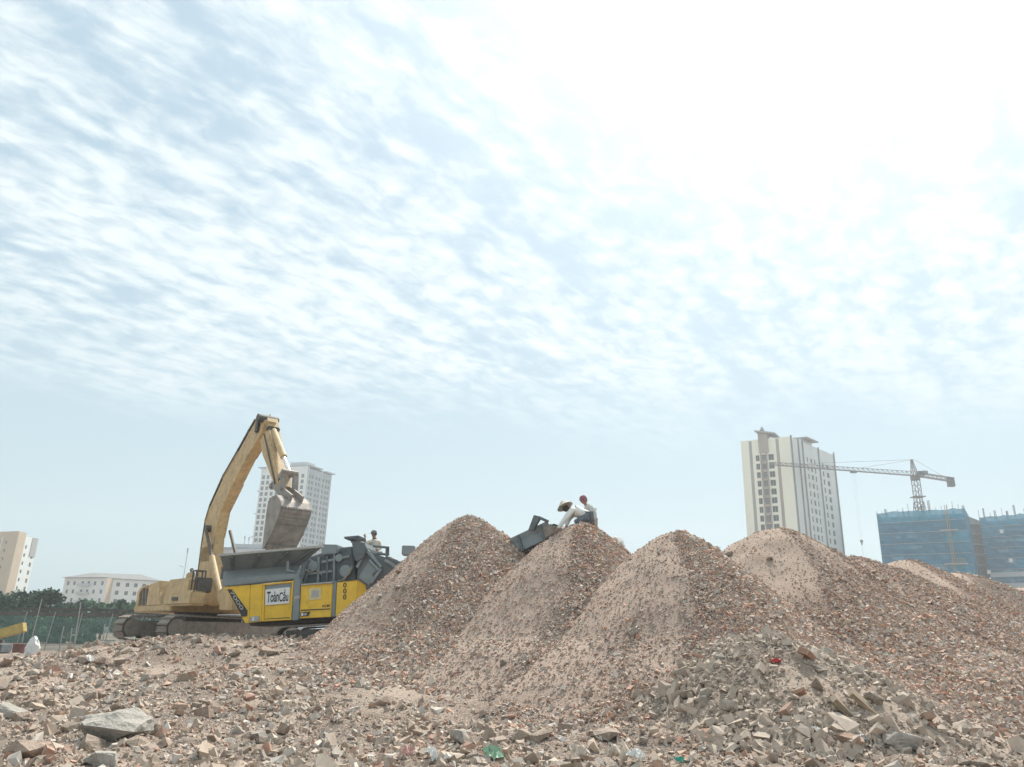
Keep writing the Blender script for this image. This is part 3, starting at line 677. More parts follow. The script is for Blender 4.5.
# cream tower -------------------------------------------------------------
Lc, _ = xy(740.5, 440, 252); Cc, zt = xy(789.5, 436.5, 244); Rc, _ = xy(834, 456, 268)
root = empty('apartment_tower', (Cc.x, Cc.y, 0), 'tall cream apartment tower with window bay and cantilevered roof canopies, behind the tan gravel heap', 'apartment tower')
o = lambda p: (p.x - Cc.x, p.y - Cc.y)
wl = (Cc - Lc).length; wr = (Rc - Cc).length; fh = 2.85; nf = int((zt - 4) / fh)
wins = []
for k in range(nf):
    z = zt - 6.3 - k * fh
    if z < 1.5: break
    for a, w_, kd in ((0.325, 1.25, 'mullion'), (0.60, 1.75, 'mullion')): wins.append((a * wl, z, w_, 2.0, kd))
    wins.append((0.455 * wl, z, 1.5, 2.1, 'lattice'))
strips = [(0.165 * wl, 0.225 * wl, 0, zt - 0.3, 0.06, M['greywall'], 'facade_strip'), (0.715 * wl, 0.775 * wl, 0, zt - 0.3, 0.06, M['taupe'], 'facade_strip')]
facade(root, o(Lc), o(Cc), 0, zt, wins, M['cream'], strips=strips)
# stair bay standing proud, with its own windows left open
u2 = (Cc - Lc).normalized(); n2 = Vector((u2.y, -u2.x)); 
def fpt(a, z, dn): q = Lc + u2 * a + n2 * dn - Cc; return Vector((q.x, q.y, z))
for a0, a1 in ((0.385, 0.405), (0.505, 0.525)):
    MB().prism([fpt(a0 * wl, 0, 0), fpt(a1 * wl, 0, 0), fpt(a1 * wl, 0, 0.5), fpt(a0 * wl, 0, 0.5)], (0, 0, zt + 0.2)).build('bay_pier', M['taupe'], root)
for k in range(nf):
    z = zt - 6.3 - k * fh - 1.6
    if z > 1: MB().prism([fpt(0.406 * wl, z, 0), fpt(0.504 * wl, z, 0), fpt(0.504 * wl, z, 0.42), fpt(0.406 * wl, z, 0.42)], (0, 0, 0.55)).build('bay_spandrel', M['taupe'], root)
MB().prism([fpt(0.37 * wl, zt - 4.6, -3), fpt(0.56 * wl, zt - 4.6, -3), fpt(0.56 * wl, zt - 4.6, 0.62), fpt(0.37 * wl, zt - 4.6, 0.62)], (0, 0, 7.0)).build('roof_turret', M['taupe'], root)
MB().prism([fpt(0.32 * wl, zt + 2.42, 1.6), fpt(0.72 * wl, zt + 1.2, 1.0), fpt(0.74 * wl, zt + 1.2, -6), fpt(0.36 * wl, zt + 2.42, -6)], (0, 0, 0.5)).build('roof_canopy', M['greywall'], root)
MB().lathe([(0.9, 0), (0.25, 1.1), (0, 1.5)], fpt(0.46 * wl, zt + 2.95, 0), n=6).build('roof_finial', M['greywall'], root)
wins = []
for k in range(nf):
    z = zt - 5.6 - k * fh
    if z < 1.5: break
    for a, w_, h_, kd in ((0.35, 1.0, 1.8, 'plain'), (0.435, 1.5, 1.7, 'mullion'), (0.515, 1.0, 2.0, 'plain'), (0.70, 1.2, 1.9, 'plain'), (0.805, 2.0, 1.8, 'mullion')): wins.append((a * wr, z, w_, h_, kd))
strips = [(a * wr, a * wr + w_, 0, zt + dz, 0.45, M['groove'], 'facade_fin') for a, w_, dz in ((0.012, 0.28, 0.6), (0.16, 0.22, 0.3), (0.25, 0.2, 0.2), (0.605, 0.2, 0.3), (0.975, 0.3, 0.8))]
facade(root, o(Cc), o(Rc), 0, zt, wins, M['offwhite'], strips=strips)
bk = Lc + (Rc - Cc)
mb = MB(); mb.poly([(*o(Rc), 0), (*o(bk), 0), (*o(bk), zt), (*o(Rc), zt)]); mb.poly([(*o(bk), 0), (*o(Lc), 0), (*o(Lc), zt), (*o(bk), zt)])
mb.build('rear_wall', M['offwhite'], root)
MB().poly([(*o(Lc), zt - .3), (*o(Cc), zt - .3), (*o(Rc), zt - .3), (*o(bk), zt - .3)]).build('roof', M['roof'], root)
q1 = Cc.lerp(Rc, 0.30); q2 = Cc.lerp(Rc, 0.56); inn = (Lc - Cc).normalized()
MB().prism([(*(q1 - Cc - inn * 1.2), zt + 1.5), (*(q2 - Cc - inn * 1.2), zt + 1.5), (*(q2 - Cc + inn * 5), zt + 1.5), (*(q1 - Cc + inn * 5), zt + 1.5)], (0, 0, 0.45)).build('roof_canopy', M['greywall'], root)
MB().prism([(*(q1 - Cc + inn * 1), zt - .3), (*(q2 - Cc + inn * 1), zt - .3), (*(q2 - Cc + inn * 4), zt - .3), (*(q1 - Cc + inn * 4), zt - .3)], (0, 0, 1.8)).build('roof_box', M['offwhite'], root)

# white tower behind the excavator arm -------------------------------------
Lc, _ = xy(262, 467, 398); Cc, zt = xy(308.5, 466, 390); Rc, _ = xy(332, 474, 408)
root = empty('apartment_tower', (Cc.x, Cc.y, 0), 'white apartment tower with a dense grid of windows, partly behind the excavator bucket', 'apartment tower')
wl = (Cc - Lc).length; wr = (Rc - Cc).length; fh = 2.95; nf = int((zt - 3) / fh); wins = []
for k in range(nf):
    z = zt - 5.0 - k * fh
    if z < 1.5: break
    for a in (0.06, 0.16, 0.27, 0.38, 0.50, 0.61, 0.78, 0.90): wins.append((a * wl, z, 1.75, 2.05, 'mullion'))
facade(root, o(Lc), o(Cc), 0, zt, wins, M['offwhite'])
wins = []
for k in range(nf):
    z = zt - 5.0 - k * fh
    if z < 1.5: break
    for a in (0.10, 0.22, 0.38, 0.50, 0.66, 0.80, 0.91): wins.append((a * wr, z, 1.6, 1.9, 'plain'))
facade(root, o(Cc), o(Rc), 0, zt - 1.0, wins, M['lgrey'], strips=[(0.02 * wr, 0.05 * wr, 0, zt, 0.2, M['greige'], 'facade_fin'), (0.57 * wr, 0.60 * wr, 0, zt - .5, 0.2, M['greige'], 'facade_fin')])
bk = Lc + (Rc - Cc)
mb = MB(); mb.poly([(*o(Rc), 0), (*o(bk), 0), (*o(bk), zt), (*o(Rc), zt)]); mb.poly([(*o(bk), 0), (*o(Lc), 0), (*o(Lc), zt), (*o(bk), zt)]); mb.build('rear_wall', M['greige'], root)
MB().poly([(*o(Lc), zt - .3), (*o(Cc), zt - .3), (*o(Rc), zt - .3), (*o(bk), zt - .3)]).build('roof', M['roof'], root)
i0 = (Lc - Cc).normalized(); i1 = (Rc - Cc).normalized()
def q4(base, a0, a1, b0, b1, z): return [(*(base + i0 * a + i1 * b), z) for a, b in ((a0, b0), (a1, b0), (a1, b1), (a0, b1))]
MB().prism(q4(Vector((0, 0)), 3, 13, 3, 9, zt - .3), (0, 0, 3.2)).build('roof_box', M['greige'], root)
MB().prism(q4(Vector((0, 0)), -1.0, 14, wr * .0, wr * .55, zt + 0.1), (0, 0, 0.5)).build('roof_canopy', M['lgrey'], root)
MB().prism(q4(Vector((0, 0)), -1.6, 6, wr * .66, wr * 1.04, zt - 0.6), (0, 0, 0.5)).build('roof_canopy', M['lgrey'], root)
MB().prism(q4(Vector((0, 0)), wl - 3, wl + 1.6, -0.8, 4, zt - 0.2), (0, 0, 0.5)).build('roof_canopy', M['lgrey'], root)
for k in range(3, nf, 4):
    z = zt - 3.4 - k * fh
    if z > 3: MB().prism(q4(Vector((0, 0)), wl + 0.02, wl + 1.7, 0.2, 4, z), (0, 0, 0.25)).build('balcony', M['lgrey'], root)

# tan and white block at the far left ---------------------------------------
Lc, _ = xy(-26, 534, 300); Cc, zt = xy(18.5, 531, 290); Rc, _ = xy(38.5, 538, 306)
root = empty('apartment_block', (Cc.x, Cc.y, 0), 'tan and white apartment block rising over dark trees at the left edge', 'apartment block')
wl = (Cc - Lc).length; wr = (Rc - Cc).length; fh = 3.0; wins = []
for k in range(12):
    z = zt - 4.0 - k * fh
    if z < 1.5: break
    for a in (0.12, 0.30, 0.46, 0.60): wins.append((a * wl, z, 2.0, 1.7, 'mullion'))
    wins.append((0.78 * wl, z, 0.9, 1.2, 'plain'))
facade(root, o(Lc), o(Cc), 0, zt, wins, M['tan'], strips=[(0.05 * wl, 0.07 * wl, 0, zt - 2, 0.25, M['offwhite'], 'facade_fin'), (0.68 * wl, 0.70 * wl, 0, zt - 2, 0.25, M['offwhite'], 'facade_fin')])
for k in range(12):
    z = zt - 5.35 - k * fh
    if z > 1:
        u2 = (Cc - Lc).normalized(); n2 = Vector((u2.y, -u2.x)); pp = lambda a, dn: Vector((*(Lc + u2 * a * wl + n2 * dn - Cc), z))
        MB().prism([pp(0.22, 0.0), pp(0.67, 0.0), pp(0.67, 1.0), pp(0.22, 1.0)], (0, 0, 0.9)).build('balcony', M['offwhite'], root)
wins = []
for k in range(12):
    z = zt - 5.0 - k * fh
    if z < 1.5: break
    wins += [(0.50 * wr, z, 1.3, 1.3, 'plain'), (0.86 * wr, z, 1.6, 1.6, 'plain')]
facade(root, o(Cc), o(Rc), 0, zt - 1.2, wins, M['offwhite'], strips=[(0.003 * wr, 0.36 * wr, 0, zt, 0.3, M['tan'], 'corner_pier'), (0.72 * wr, 0.99 * wr, zt - 8, zt - 1.0, 0.2, M['greywall'], 'wall_panel')])
bk = Lc + (Rc - Cc)
mb = MB(); mb.poly([(*o(Rc), 0), (*o(bk), 0), (*o(bk), zt - 1.2), (*o(Rc), zt - 1.2)]); mb.poly([(*o(bk), 0), (*o(Lc), 0), (*o(Lc), zt), (*o(bk), zt)]); mb.build('rear_wall', M['tan'], root)
MB().poly([(*o(Lc), zt - 1.3), (*o(Cc), zt - 1.3), (*o(Rc), zt - 1.3), (*o(bk), zt - 1.3)]).build('roof', M['roof'], root)

# white low apartment house with grey hipped roof ---------------------------
A0, zt = xy(65, 578, 300); A1, _ = xy(108, 576, 292); A2, _ = xy(114, 576, 297); A3, _ = xy(160, 578, 305)
Cc = A1
root = empty('apartment_house', (Cc.x, Cc.y, 0), 'white low-rise apartment house with grey hipped roof, above the green bushes on the left', 'apartment house')
for (a, b, nwin, bal) in ((A0, A1, (0.10, 0.25, 0.44, 0.58, 0.73, 0.90), (0.37, 0.64)), (A2, A3, (0.12, 0.32, 0.50, 0.68, 0.86), None)):
    L_ = (b - a).length; wins = []
    for k in range(8):
        z = zt - 1.9 - k * 3.0
        if z > 1.2: wins += [(t * L_, z, 1.25, 1.5, 'mullion') for t in nwin]
    facade(root, o(a), o(b), 0, zt, wins, M['offwhite'])
    if bal:
        for k in range(8):
            z = zt - 3.0 - k * 3.0
            if z > 1:
                u2 = (b - a).normalized(); n2 = Vector((u2.y, -u2.x)); pp = lambda t, dn: Vector((*(a + u2 * t * L_ + n2 * dn - Cc), z))
                MB().prism([pp(bal[0], 0), pp(bal[1], 0), pp(bal[1], 1.1), pp(bal[0], 1.1)], (0, 0, 1.0)).build('balcony', M['greige'], root)
mb = MB(); mb.poly([(*o(A1), 0), (*o(A2), 0), (*o(A2), zt), (*o(A1), zt)]); mb.build('stair_wall', M['tan'], root)
dn_ = Vector((-0.1, 1.0)).normalized() * 13; B0, B3 = A0 + dn_, A3 + dn_
mb = MB()
for a, b in ((A3, B3), (B3, B0), (B0, A0)): mb.poly([(*o(a), 0), (*o(b), 0), (*o(b), zt), (*o(a), zt)])
mb.build('rear_wall', M['offwhite'], root)
e = 0.9; ctr = (A0 + A3 + B0 + B3) / 4
ev = [(A0 + (A0 - ctr).normalized() * e * 1.4), (A1 + Vector((0, -e))), (A2 + Vector((0, -e))), (A3 + (A3 - ctr).normalized() * e * 1.4), (B3 + (B3 - ctr).normalized() * e), (B0 + (B0 - ctr).normalized() * e)]
r0, r1 = A0.lerp(A3, 0.2) + dn_ * 0.5, A0.lerp(A3, 0.72) + dn_ * 0.5; zr = zt + 2.7
E = [(*o(p), zt + 0.15) for p in ev]; r0 = (*o(r0), zr); r1 = (*o(r1), zr); mb = MB()
mb.poly([E[0], E[1], r0]); mb.poly([E[1], E[2], r1, r0]); mb.poly([E[2], E[3], r1]); mb.poly([E[3], E[4], r1]); mb.poly([E[4], E[5], r0, r1]); mb.poly([E[5], E[0], r0])
mb.poly(E[::-1]); mb.build('roof', M['roof'], root)

# low pale building with antennas behind the crusher -------------------------
A0, zt = xy(221, 549, 250); A1, _ = xy(268, 547, 245); Cc = A0
root = empty('office_building', (Cc.x, Cc.y, 0), 'low pale building with roof antennas, just left of the bucket behind the crusher', 'building')
L_ = (A1 - A0).length; wins = []
for k in range(7):
    z = zt - 2.2 - k * 3.2
    if z > 1.5: wins += [(t * L_, z, 1.1, 1.7, 'plain') for t in (0.08, 0.18, 0.34, 0.44, 0.58, 0.68, 0.84, 0.94)]
facade(root, o(A0), o(A1), 0, zt, wins, M['greige'])
b0, b1 = A0 + Vector((0, 12)), A1 + Vector((0, 12)); mb = MB()
for a, b in ((A1, b1), (b1, b0), (b0, A0)): mb.poly([(*o(a), 0), (*o(b), 0), (*o(b), zt), (*o(a), zt)])
mb.build('rear_wall', M['greige'], root)
MB().box((L_ / 2, 5.5, zt + 0.25), (L_ + 1.2, 14, 0.5)).build('roof', M['lgrey'], root)
MB().box((L_ * 0.45, 6, zt + 1.25), (L_ * 0.62, 8, 1.5)).build('roof_box', M['greige'], root)
for t, h_ in ((0.36, 2.8), (0.44, 2.4), (0.54, 3.4), (0.60, 2.2)):
    mb = MB(); mb.tube([(L_ * t, 3, zt + 2.0), (L_ * t, 3, zt + 2 + h_)], 0.10, 6); mb.box((L_ * t, 2.8, zt + 1.4 + h_), (0.35, 0.2, 0.9)); mb.build('antenna', M['pole'], root)

# netted blocks under construction ------------------------------------------
_c = MB(); _c.box((0, 0, 0), (0.6, 0.6, 3.048)); COLM = _c.mesh('column', M['column'])
def netted(pl, pr, pd, dL, dR, ytopL, label, bays, nst, depth, openbays=(), seed=0, fh=3.45):
    A, zt = xy(pl, ytopL, dL); B, _ = xy(pr, ytopL, dR); rnd = random.Random(seed)
    root = empty('building_under_construction', (A.x, A.y, 0), label, 'construction building')
    u = (B - A); Lw = u.length; u.normalize(); n = Vector((u.y, -u.x)); back = -n * depth
    pt = lambda a, z, dn=0.0: Vector((*(u * a + n * dn), z))
    nsl = int((zt - 1.5) / fh)
    for k in range(nsl + 1):
        z = zt - 1.4 - k * fh
        if z < 0.4: break
        MB().prism([pt(0.4, z, -1.6), pt(Lw - 0.4, z, -1.6), pt(Lw - 0.4, z, -depth), pt(0.4, z, -depth)], (0, 0, -0.4)).build('floor_slab', M['slab'], root)
        for i in range(bays + 1):
            a = 0.8 + (Lw - 1.6) * i / bays
            for dn in (-2.2, -depth * 0.5): put('column', COLM, root, pt(a, z - 0.4 - (fh - 0.4) / 2, dn))
        mb = MB()   # infill masonry, set back, leaving gaps
        for i in range(bays):
            if rnd.random() < 0.7:
                a0 = 0.8 + (Lw - 1.6) * (i + 0.1) / bays; a1 = 0.8 + (Lw - 1.6) * (i + rnd.uniform(0.5, 0.9)) / bays
                mb.prism([pt(a0, z - 0.41, -2.6), pt(a1, z - 0.41, -2.6), pt(a1, z - 0.41, -2.8), pt(a0, z - 0.41, -2.8)], (0, 0, -(fh - 0.45)))
        if mb.v: mb.build('infill_wall', M['column'], root)
    for i in range(bays):
        for k in range(nst):
            a0, a1 = Lw * i / bays, Lw * (i + 1) / bays; z1, z0 = zt - k * fh, zt - (k + 1) * fh
            if (i, k) in openbays: continue
            mb = MB(); g = 4; V = {}   # hung net, sagging between its ties
            for s in range(g + 1):
                for t in range(g + 1):
                    a = a0 + (a1 - a0) * s / g; z = z1 + (z0 - z1) * t / g + (rnd.uniform(-.3, .25) if (t == 0 and k == 0) else 0)
                    bul = 0.0 if (s in (0, g) and t in (0, g)) else rnd.uniform(-0.05, 0.28)
                    V[s, t] = pt(a, z, bul)
            for s in range(g):
                for t in range(g): mb.poly([V[s, t], V[s + 1, t], V[s + 1, t + 1], V[s, t + 1]])
            mb.build('net_panel', M['netb'] if k < 1 or rnd.random() < 0.15 else M['net'], root)
            # ledger boards show as pale lines through the net
            MB().bar(pt(a0, z0, 0.36), pt(a1, z0, 0.36), 0.06, 0.12).build('ledger', M['pole'], root)
    nsd = max(2, int(depth / 6))
    for k in range(nst):   # net round both ends
        for a, s_ in ((-0.05, -1), (Lw + 0.05, 1)):
            mb = MB(); mb.poly([pt(a, zt - k * fh, 0.1), pt(a, zt - k * fh, -depth), pt(a, zt - (k + 1) * fh, -depth), pt(a, zt - (k + 1) * fh, 0.1)]); mb.build('net_panel', M['net'], root)
    npole = bays * 4
    for i in range(npole + 1):
        a = Lw * i / npole; hgt = rnd.choice([0.5, 0.9, 1.3, 2.4, 0.7])
        MB().tube([pt(a, 0.2, -0.3), pt(a, zt + hgt, -0.3)], 0.08, 5).build('scaffold_pole', M['pole'], root)
    for i in range(7):   # column starter bars standing above the top floor
        a = Lw * (i + rnd.uniform(0.2, 0.8)) / 7; dn = rnd.uniform(-depth + 2, -2); h_ = rnd.uniform(1.6, 3.6); mb = MB()
        for dx in (-.22, 0, .22): mb.tube([pt(a + dx, zt - 1.4, dn), pt(a + dx + rnd.uniform(-.1, .1), zt + 0.5 + h_, dn)], 0.10, 4)
        mb.box(pt(a, zt - 0.6, dn), (0.5, 0.5, 1.6)); mb.build('column_starter', M['column'], root)
    return root, pt, Lw, zt, fh
NB, npt, nL, nz, nfh = netted(876.5, 965, 0, 254, 240, 513, 'wide netted block under the tower crane, wrapped in blue netting', 4, 11, 22, openbays=((3, 2), (2, 4), (3, 4)) if False else (), seed=3)
# hoist tower and landing platforms on its face
for k in range(11):
    z = nz - k * nfh * 1.0 - 0.5
    if z < 1: break
    mb = MB(); mb.box(npt(nL * 0.79, z, 0.9), (0.12, 0.12, nfh)); mb.box(npt(nL * 0.815, z, 0.9), (0.12, 0.12, nfh)); mb.bar(npt(nL * 0.79, z - nfh / 2, 0.9), npt(nL * 0.815, z + nfh / 2, 0.9), 0.08)
    mb.build('hoist_mast', M['hoist'], NB)
for k in (2, 5):
    z = nz - k * nfh
    MB().prism([npt(nL * 0.70, z, 0.5), npt(nL * (0.90 if k == 2 else 0.95), z, 0.5), npt(nL * (0.90 if k == 2 else 0.95), z, 1.6), npt(nL * 0.70, z, 1.6)], (0, 0, 0.3)).build('landing_platform', M['slab'], NB)
mb = MB()
for a in np.linspace(0.79, 0.93, 6): mb.tube([npt(nL * a, nz - 5 * nfh + 0.3, 1.5), npt(nL * a, nz - 5 * nfh + 1.7, 1.5)], 0.06, 4)
for h_ in (0.7, 1.2, 1.7): mb.bar(npt(nL * 0.79, nz - 5 * nfh + h_, 1.5), npt(nL * 0.93, nz - 5 * nfh + h_, 1.5), 0.08)
mb.build('hoist_gate', M['hoist'], NB)
NB2, npt2, nL2, nz2, _ = netted(979, 1052, 0, 258, 244, 517, 'netted block at the right edge with pale floor bands showing through its blue netting', 3, 11, 22, seed=5)
for a, k in ((0.29, 1.3), (0.35, 4), (0.4, 6.6), (0.02, 5.0)):
    MB().box(npt2(nL2 * a, nz2 - k * nfh - 0.8, 0.55), (1.2, 0.08, 1.2)).build('net_patch', M['white_sheet'], NB2)
for k in range(5, 9):
    MB().prism([npt2(nL2 * 0.03, nz2 - k * nfh - 1.0, 0.32), npt2(nL2 * 0.97, nz2 - k * nfh - 1.0, 0.32), npt2(nL2 * 0.97, nz2 - k * nfh - 1.0, 0.40), npt2(nL2 * 0.03, nz2 - k * nfh - 1.0, 0.40)], (0, 0, -1.5)).build('floor_band', M['greige'], NB2)
# open concrete frame between the two blocks
A, zt = xy(964, 524, 262); B, _ = xy(984, 524, 262); Cc = A
root = empty('unfinished_building', (A.x, A.y, 0), 'bare concrete floors standing open between the two netted blocks', 'construction building')
for k in range(12):
    z = zt - k * 3.45
    if z < 0.5: break
    MB().prism([(0, 0, z), (B.x - A.x, 0, z), (B.x - A.x, 14, z), (0, 14, z)], (0, 0, 0.45)).build('floor_slab', M['slab'], root)
    if z > 3.5:
        for f_ in (0.1, 0.5, 0.9): put('column', COLM, root, ((B.x - A.x) * f_, 1.0, z - 1.526))
        MB().box(((B.x - A.x) / 2 + 2, 3.0, z - 1.52), (B.x - A.x + 4, 0.2, 3.0)).build('infill_wall', M['column'], root)
mb = MB(); mb.prism([(0.2, 1, zt + .45), (B.x - A.x - .2, 1, zt + .45), (B.x - A.x - .2, 1, zt + 1.2), ((B.x - A.x) * .3, 1, zt + 3.0), (0.2, 1, zt + 2.6)], (0, 8, 0)); mb.build('roof_stack', M['column'], root)

# tower crane ----------------------------------------------------------------
CD = 254.0; base = P(921, 640, CD); topm = P(915.5, 480, CD)
root = empty('tower_crane', (topm.x, CD, 0), 'tower crane above the blue netted block, its long jib reaching left across the cream tower', 'tower crane')
def loc(px, py, d=CD): p = P(px, py, d); return Vector((p.x - topm.x, p.y - CD, p.z))
def lattice(mb, a, b, w0, w1, n, r=0.09, tri=False):
    a, b = Vector(a), Vector(b); d = (b - a).normalized(); s = d.cross(Vector((0, 0, 1))) if abs(d.z) < 0.9 else Vector((1, 0, 0)); s.normalize(); t = s.cross(d).normalized()
    offs = [(-.5, -.5), (.5, -.5), (0, .6)] if tri else [(-.5, -.5), (.5, -.5), (.5, .5), (-.5, .5)]
    prev = None
    for i in range(n + 1):
        f = i / n; c = a.lerp(b, f); w = w0 + (w1 - w0) * f; ring = [c + s * (x_ * w) + t * (y_ * w) for x_, y_ in offs]
        for j in range(len(ring)): mb.bar(ring[j], ring[(j + 1) % len(ring)], r * 1.0)
        if prev:
            for j in range(len(ring)):
                mb.bar(prev[j], ring[j], r * 2.0); mb.bar(prev[j], ring[(j + 1) % len(ring)], r * 1.1)
        prev = ring
mz = loc(915.5, 480).z; bz = nz - 1.4
mb = MB(); lattice(mb, (0, 0, 0), (0, 0, mz), 1.9, 1.9, 30); mb.build('mast', M['crane'], root)
mb = MB(); lattice(mb, (0, 0, nz - 1), (0, 0, nz + 4.0), 3.2, 2.2, 3); mb.box((0, 0, loc(919, 497).z), (3.6, 3.6, 0.25)); mb.build('climbing_frame', M['crane'], root)
mb = MB(); mb.lathe([(1.5, 0), (1.5, 0.8)], (0, 0, mz), n=12); mb.box((0, 0, mz + 1.2), (2.2, 2.2, 0.9)); mb.build('slewing_ring', M['crane'], root)
mb = MB(); mb.box((0, 0, 0), (1.5, 1.7, 2.0)); oc = mb.build('cab', M['cweight'], root, bevel=0.08); oc.location = (0.9, -1.7, mz + 1.6)
MB().box((0.0, -0.86, 0.25), (1.2, 0.04, 1.0)).build('cab_window', M['pane'], oc)
hj = loc(914.5, 474).z; pk = loc(914, 459.5)
mb = MB(); lattice(mb, (0, 0, mz + 1.5), (-0.4, 0, pk.z), 1.7, 0.4, 4); mb.build('peak', M['crane'], root)
tip = P(770, 463.5, CD - 14); tip = Vector((tip.x - topm.x, tip.y - CD, tip.z)); jr = Vector((-1.2, -0.4, hj))
mb = MB(); lattice(mb, jr, tip, 1.3, 0.8, 28, 0.075, True); mb.build('jib', M['crane'], root)
cj = loc(951, 479.5, CD + 8); mb = MB(); lattice(mb, (1.0, 0.3, hj), cj, 1.2, 1.2, 8, 0.1); mb.bar((1.0, 0.3, hj - 0.7), cj - Vector((0, 0, 0.7)), 1.4, 0.15); mb.build('counter_jib', M['crane'], root)
for k in range(3):
    mb = MB(); mb.box((0, 0, 0), (0.6, 1.6, 3.2)); oo = mb.build('counterweight', M['cweight'], root, bevel=0.05); oo.location = cj + Vector((-0.9 + 0.72 * k, 0.05, -0.9))
mb = MB(); mb.box((0, 0, 0), (1.8, 1.3, 1.3)); oo = mb.build('winch_box', M['cweight'], root, bevel=0.06); oo.location = Vector((1, .3, hj)).lerp(cj, 0.22) + Vector((0, 0, 0.9))
for f_ in (0.38, 0.80):
    MB().tube([pk, jr.lerp(tip, f_) + Vector((0, 0, 0.6))], 0.055, 5).build('pendant_line', M['crane'], root)
MB().tube([pk, cj + Vector((-1.5, 0, 0.4))], 0.055, 5).build('pendant_line', M['crane'], root)
tr = jr.lerp(tip, 0.425); MB().box(tr + Vector((0, 0, -0.9)), (1.8, 1.1, 0.5)).build('trolley', M['crane'], root)
hk = loc(860, 541, CD + tr.y); hk.x = tr.x; mb = MB()
for dx in (-.35, .35): mb.tube([tr + Vector((dx, 0, -1.1)), hk + Vector((dx * .8, 0, .5))], 0.014, 5)
mb.build('hoist_rope', M['crane'], root)
mb = MB(); mb.lathe([(0, -.3), (.42, -.25), (.5, 0), (.42, .25), (0, .3)], hk, axis=(0, 1, 0), n=16); mb.box(hk + Vector((0, 0, -.8)), (.35, .35, .7)); mb.build('hook_block', M['groove'], root)
mb = MB(); mb.tube([hk + Vector((0, 0, -1.1)), hk + Vector((0, 0, -12))], 0.03, 5); mb.build('sling', M['crane'], root)
p = P(188, 549, 150); root = empty('antenna_mast', (p.x, p.y, 0), 'thin distant antenna mast standing just left of the excavator boom', 'mast')
MB().tube([(0, 0, 0), (0, 0, p.z)], [0.10, 0.05], 6).build('pole', M['pole'], root)
MB().box((0.0, 0, p.z - 0.3), (0.2, 0.14, 0.9)).build('antenna', M['pole'], root)
MB().bar((-0.3, 0, p.z - 3.4), (-1.2, 0, p.z - 3.1), 0.08).build('side_arm', M['pole'], root)

# ------------------------------------------------------------------ trees
LPAL = {'dark': np.array([(0.042, 0.080, 0.052), (0.056, 0.100, 0.060), (0.070, 0.115, 0.07), (0.05, 0.086, 0.062)]),
        'mid': np.array([(0.075, 0.14, 0.08), (0.09, 0.165, 0.09), (0.065, 0.12, 0.078), (0.105, 0.175, 0.10)])}
def tree(px, ytop, d, width, label, pal, seed, nleaf=5200, low=0.22, name='tree', cat='tree', lean=0.0):
    top = P(px, ytop, d); H = top.z; rnd = random.Random(seed); g = np.random.default_rng(seed)
    root = empty(name, (top.x, d, 0), label, cat, 'trees and bushes beyond the site')
    mb = MB(); mb.tube([(0, 0, -0.2), (0.05, 0, H * 0.25), (lean * 0.5, 0.1, H * 0.5), (lean, 0, H * 0.82)], [0.055 * H * .5 + 0.06, 0.05 * H * .5, 0.03 * H * .5, 0.02], 7)
    cl = []
    ncl = 44
    for k in range(ncl):
        a = rnd.uniform(0, 6.28); zz = rnd.uniform(low, 0.93); prof = math.sin(math.pi * min(1, (zz - low) / (1.02 - low)) ** 0.75 * 0.93 + 0.12)
        rad = width / 2 * prof * rnd.uniform(0.35, 0.95); c = Vector((math.cos(a) * rad + lean * zz, math.sin(a) * rad * 0.8, zz * H)); cl.append((c, rnd.uniform(0.08, 0.19) * min(width, H)))
        if k % 3 == 0: mb.tube([(lean * zz * .5, 0, H * max(0.12, zz * 0.6)), c * 0.6 + Vector((0, 0, zz * H * 0.36)), c], [0.02 * H * .5 + .02, 0.02, 0.012], 5)
    mb.build('trunk', M['bark'], root)
    pos = []; n_ = nleaf // ncl
    for c, r in cl:
        v = g.normal(size=(n_, 3)); v /= np.linalg.norm(v, axis=1, keepdims=True); v *= (g.random((n_, 1)) ** 0.45) * r * np.array([1.1, 1.0, 0.72]); pos.append(v + np.array(c))
    pos = np.concatenate(pos); pos[:, 2] = np.maximum(pos[:, 2], 0.15); n_ = len(pos); s = (0.10 + 0.16 * g.random(n_)) * (0.8 + d / 220)
    Rm = rand_rot(n_); q = np.array([(-1, 0, 0), (0, -.55, 0.1), (1, 0, 0), (0, .55, 0.1)]) 
    V = np.einsum('nij,kj->nki', Rm, q) * s[:, None, None] + pos[:, None]
    pl = LPAL[pal]; c = pl[g.integers(0, len(pl), n_)] * g.uniform(0.7, 1.3, (n_, 1)) * np.repeat(g.uniform(0.65, 1.45, (ncl, 1)), n_ // ncl, 0)
    put('crown', bulk_mesh('crown', V.reshape(-1, 3), np.arange(n_ * 4).reshape(-1, 4), M['leafd'], np.repeat(c, 4, 0)), root)
tree(8, 591, 100, 8.5, 'dark dense tree at the left edge, left of the round dark tree', 'dark', 1)
tree(29, 592, 104, 6.5, 'dark tree below the tan and white block', 'dark', 2)
tree(50, 590, 96, 5.5, 'tallest dark round tree, left of the white apartment house', 'dark', 3)
tree(66, 604, 98, 4.5, 'low dark tree at the right of the dark clump', 'dark', 4)
tree(85, 600, 118, 7.0, 'green bushy tree below the left wing of the white apartment house', 'mid', 5)
tree(106, 602, 116, 6.0, 'smaller green bush below the middle of the white apartment house', 'mid', 6)
tree(128, 600, 114, 7.0, 'green bushy tree just left of the excavator body', 'mid', 7)
tree(150, 606, 120, 7.0, 'green bush half behind the rear of the excavator', 'mid', 8)
tree(20, 611, 82, 7.0, 'pale green low bush at the foot of the dark trees', 'mid', 9, low=0.05)
tree(70, 614, 84, 9.0, 'low green bush behind the shade net fence', 'mid', 10, low=0.05)
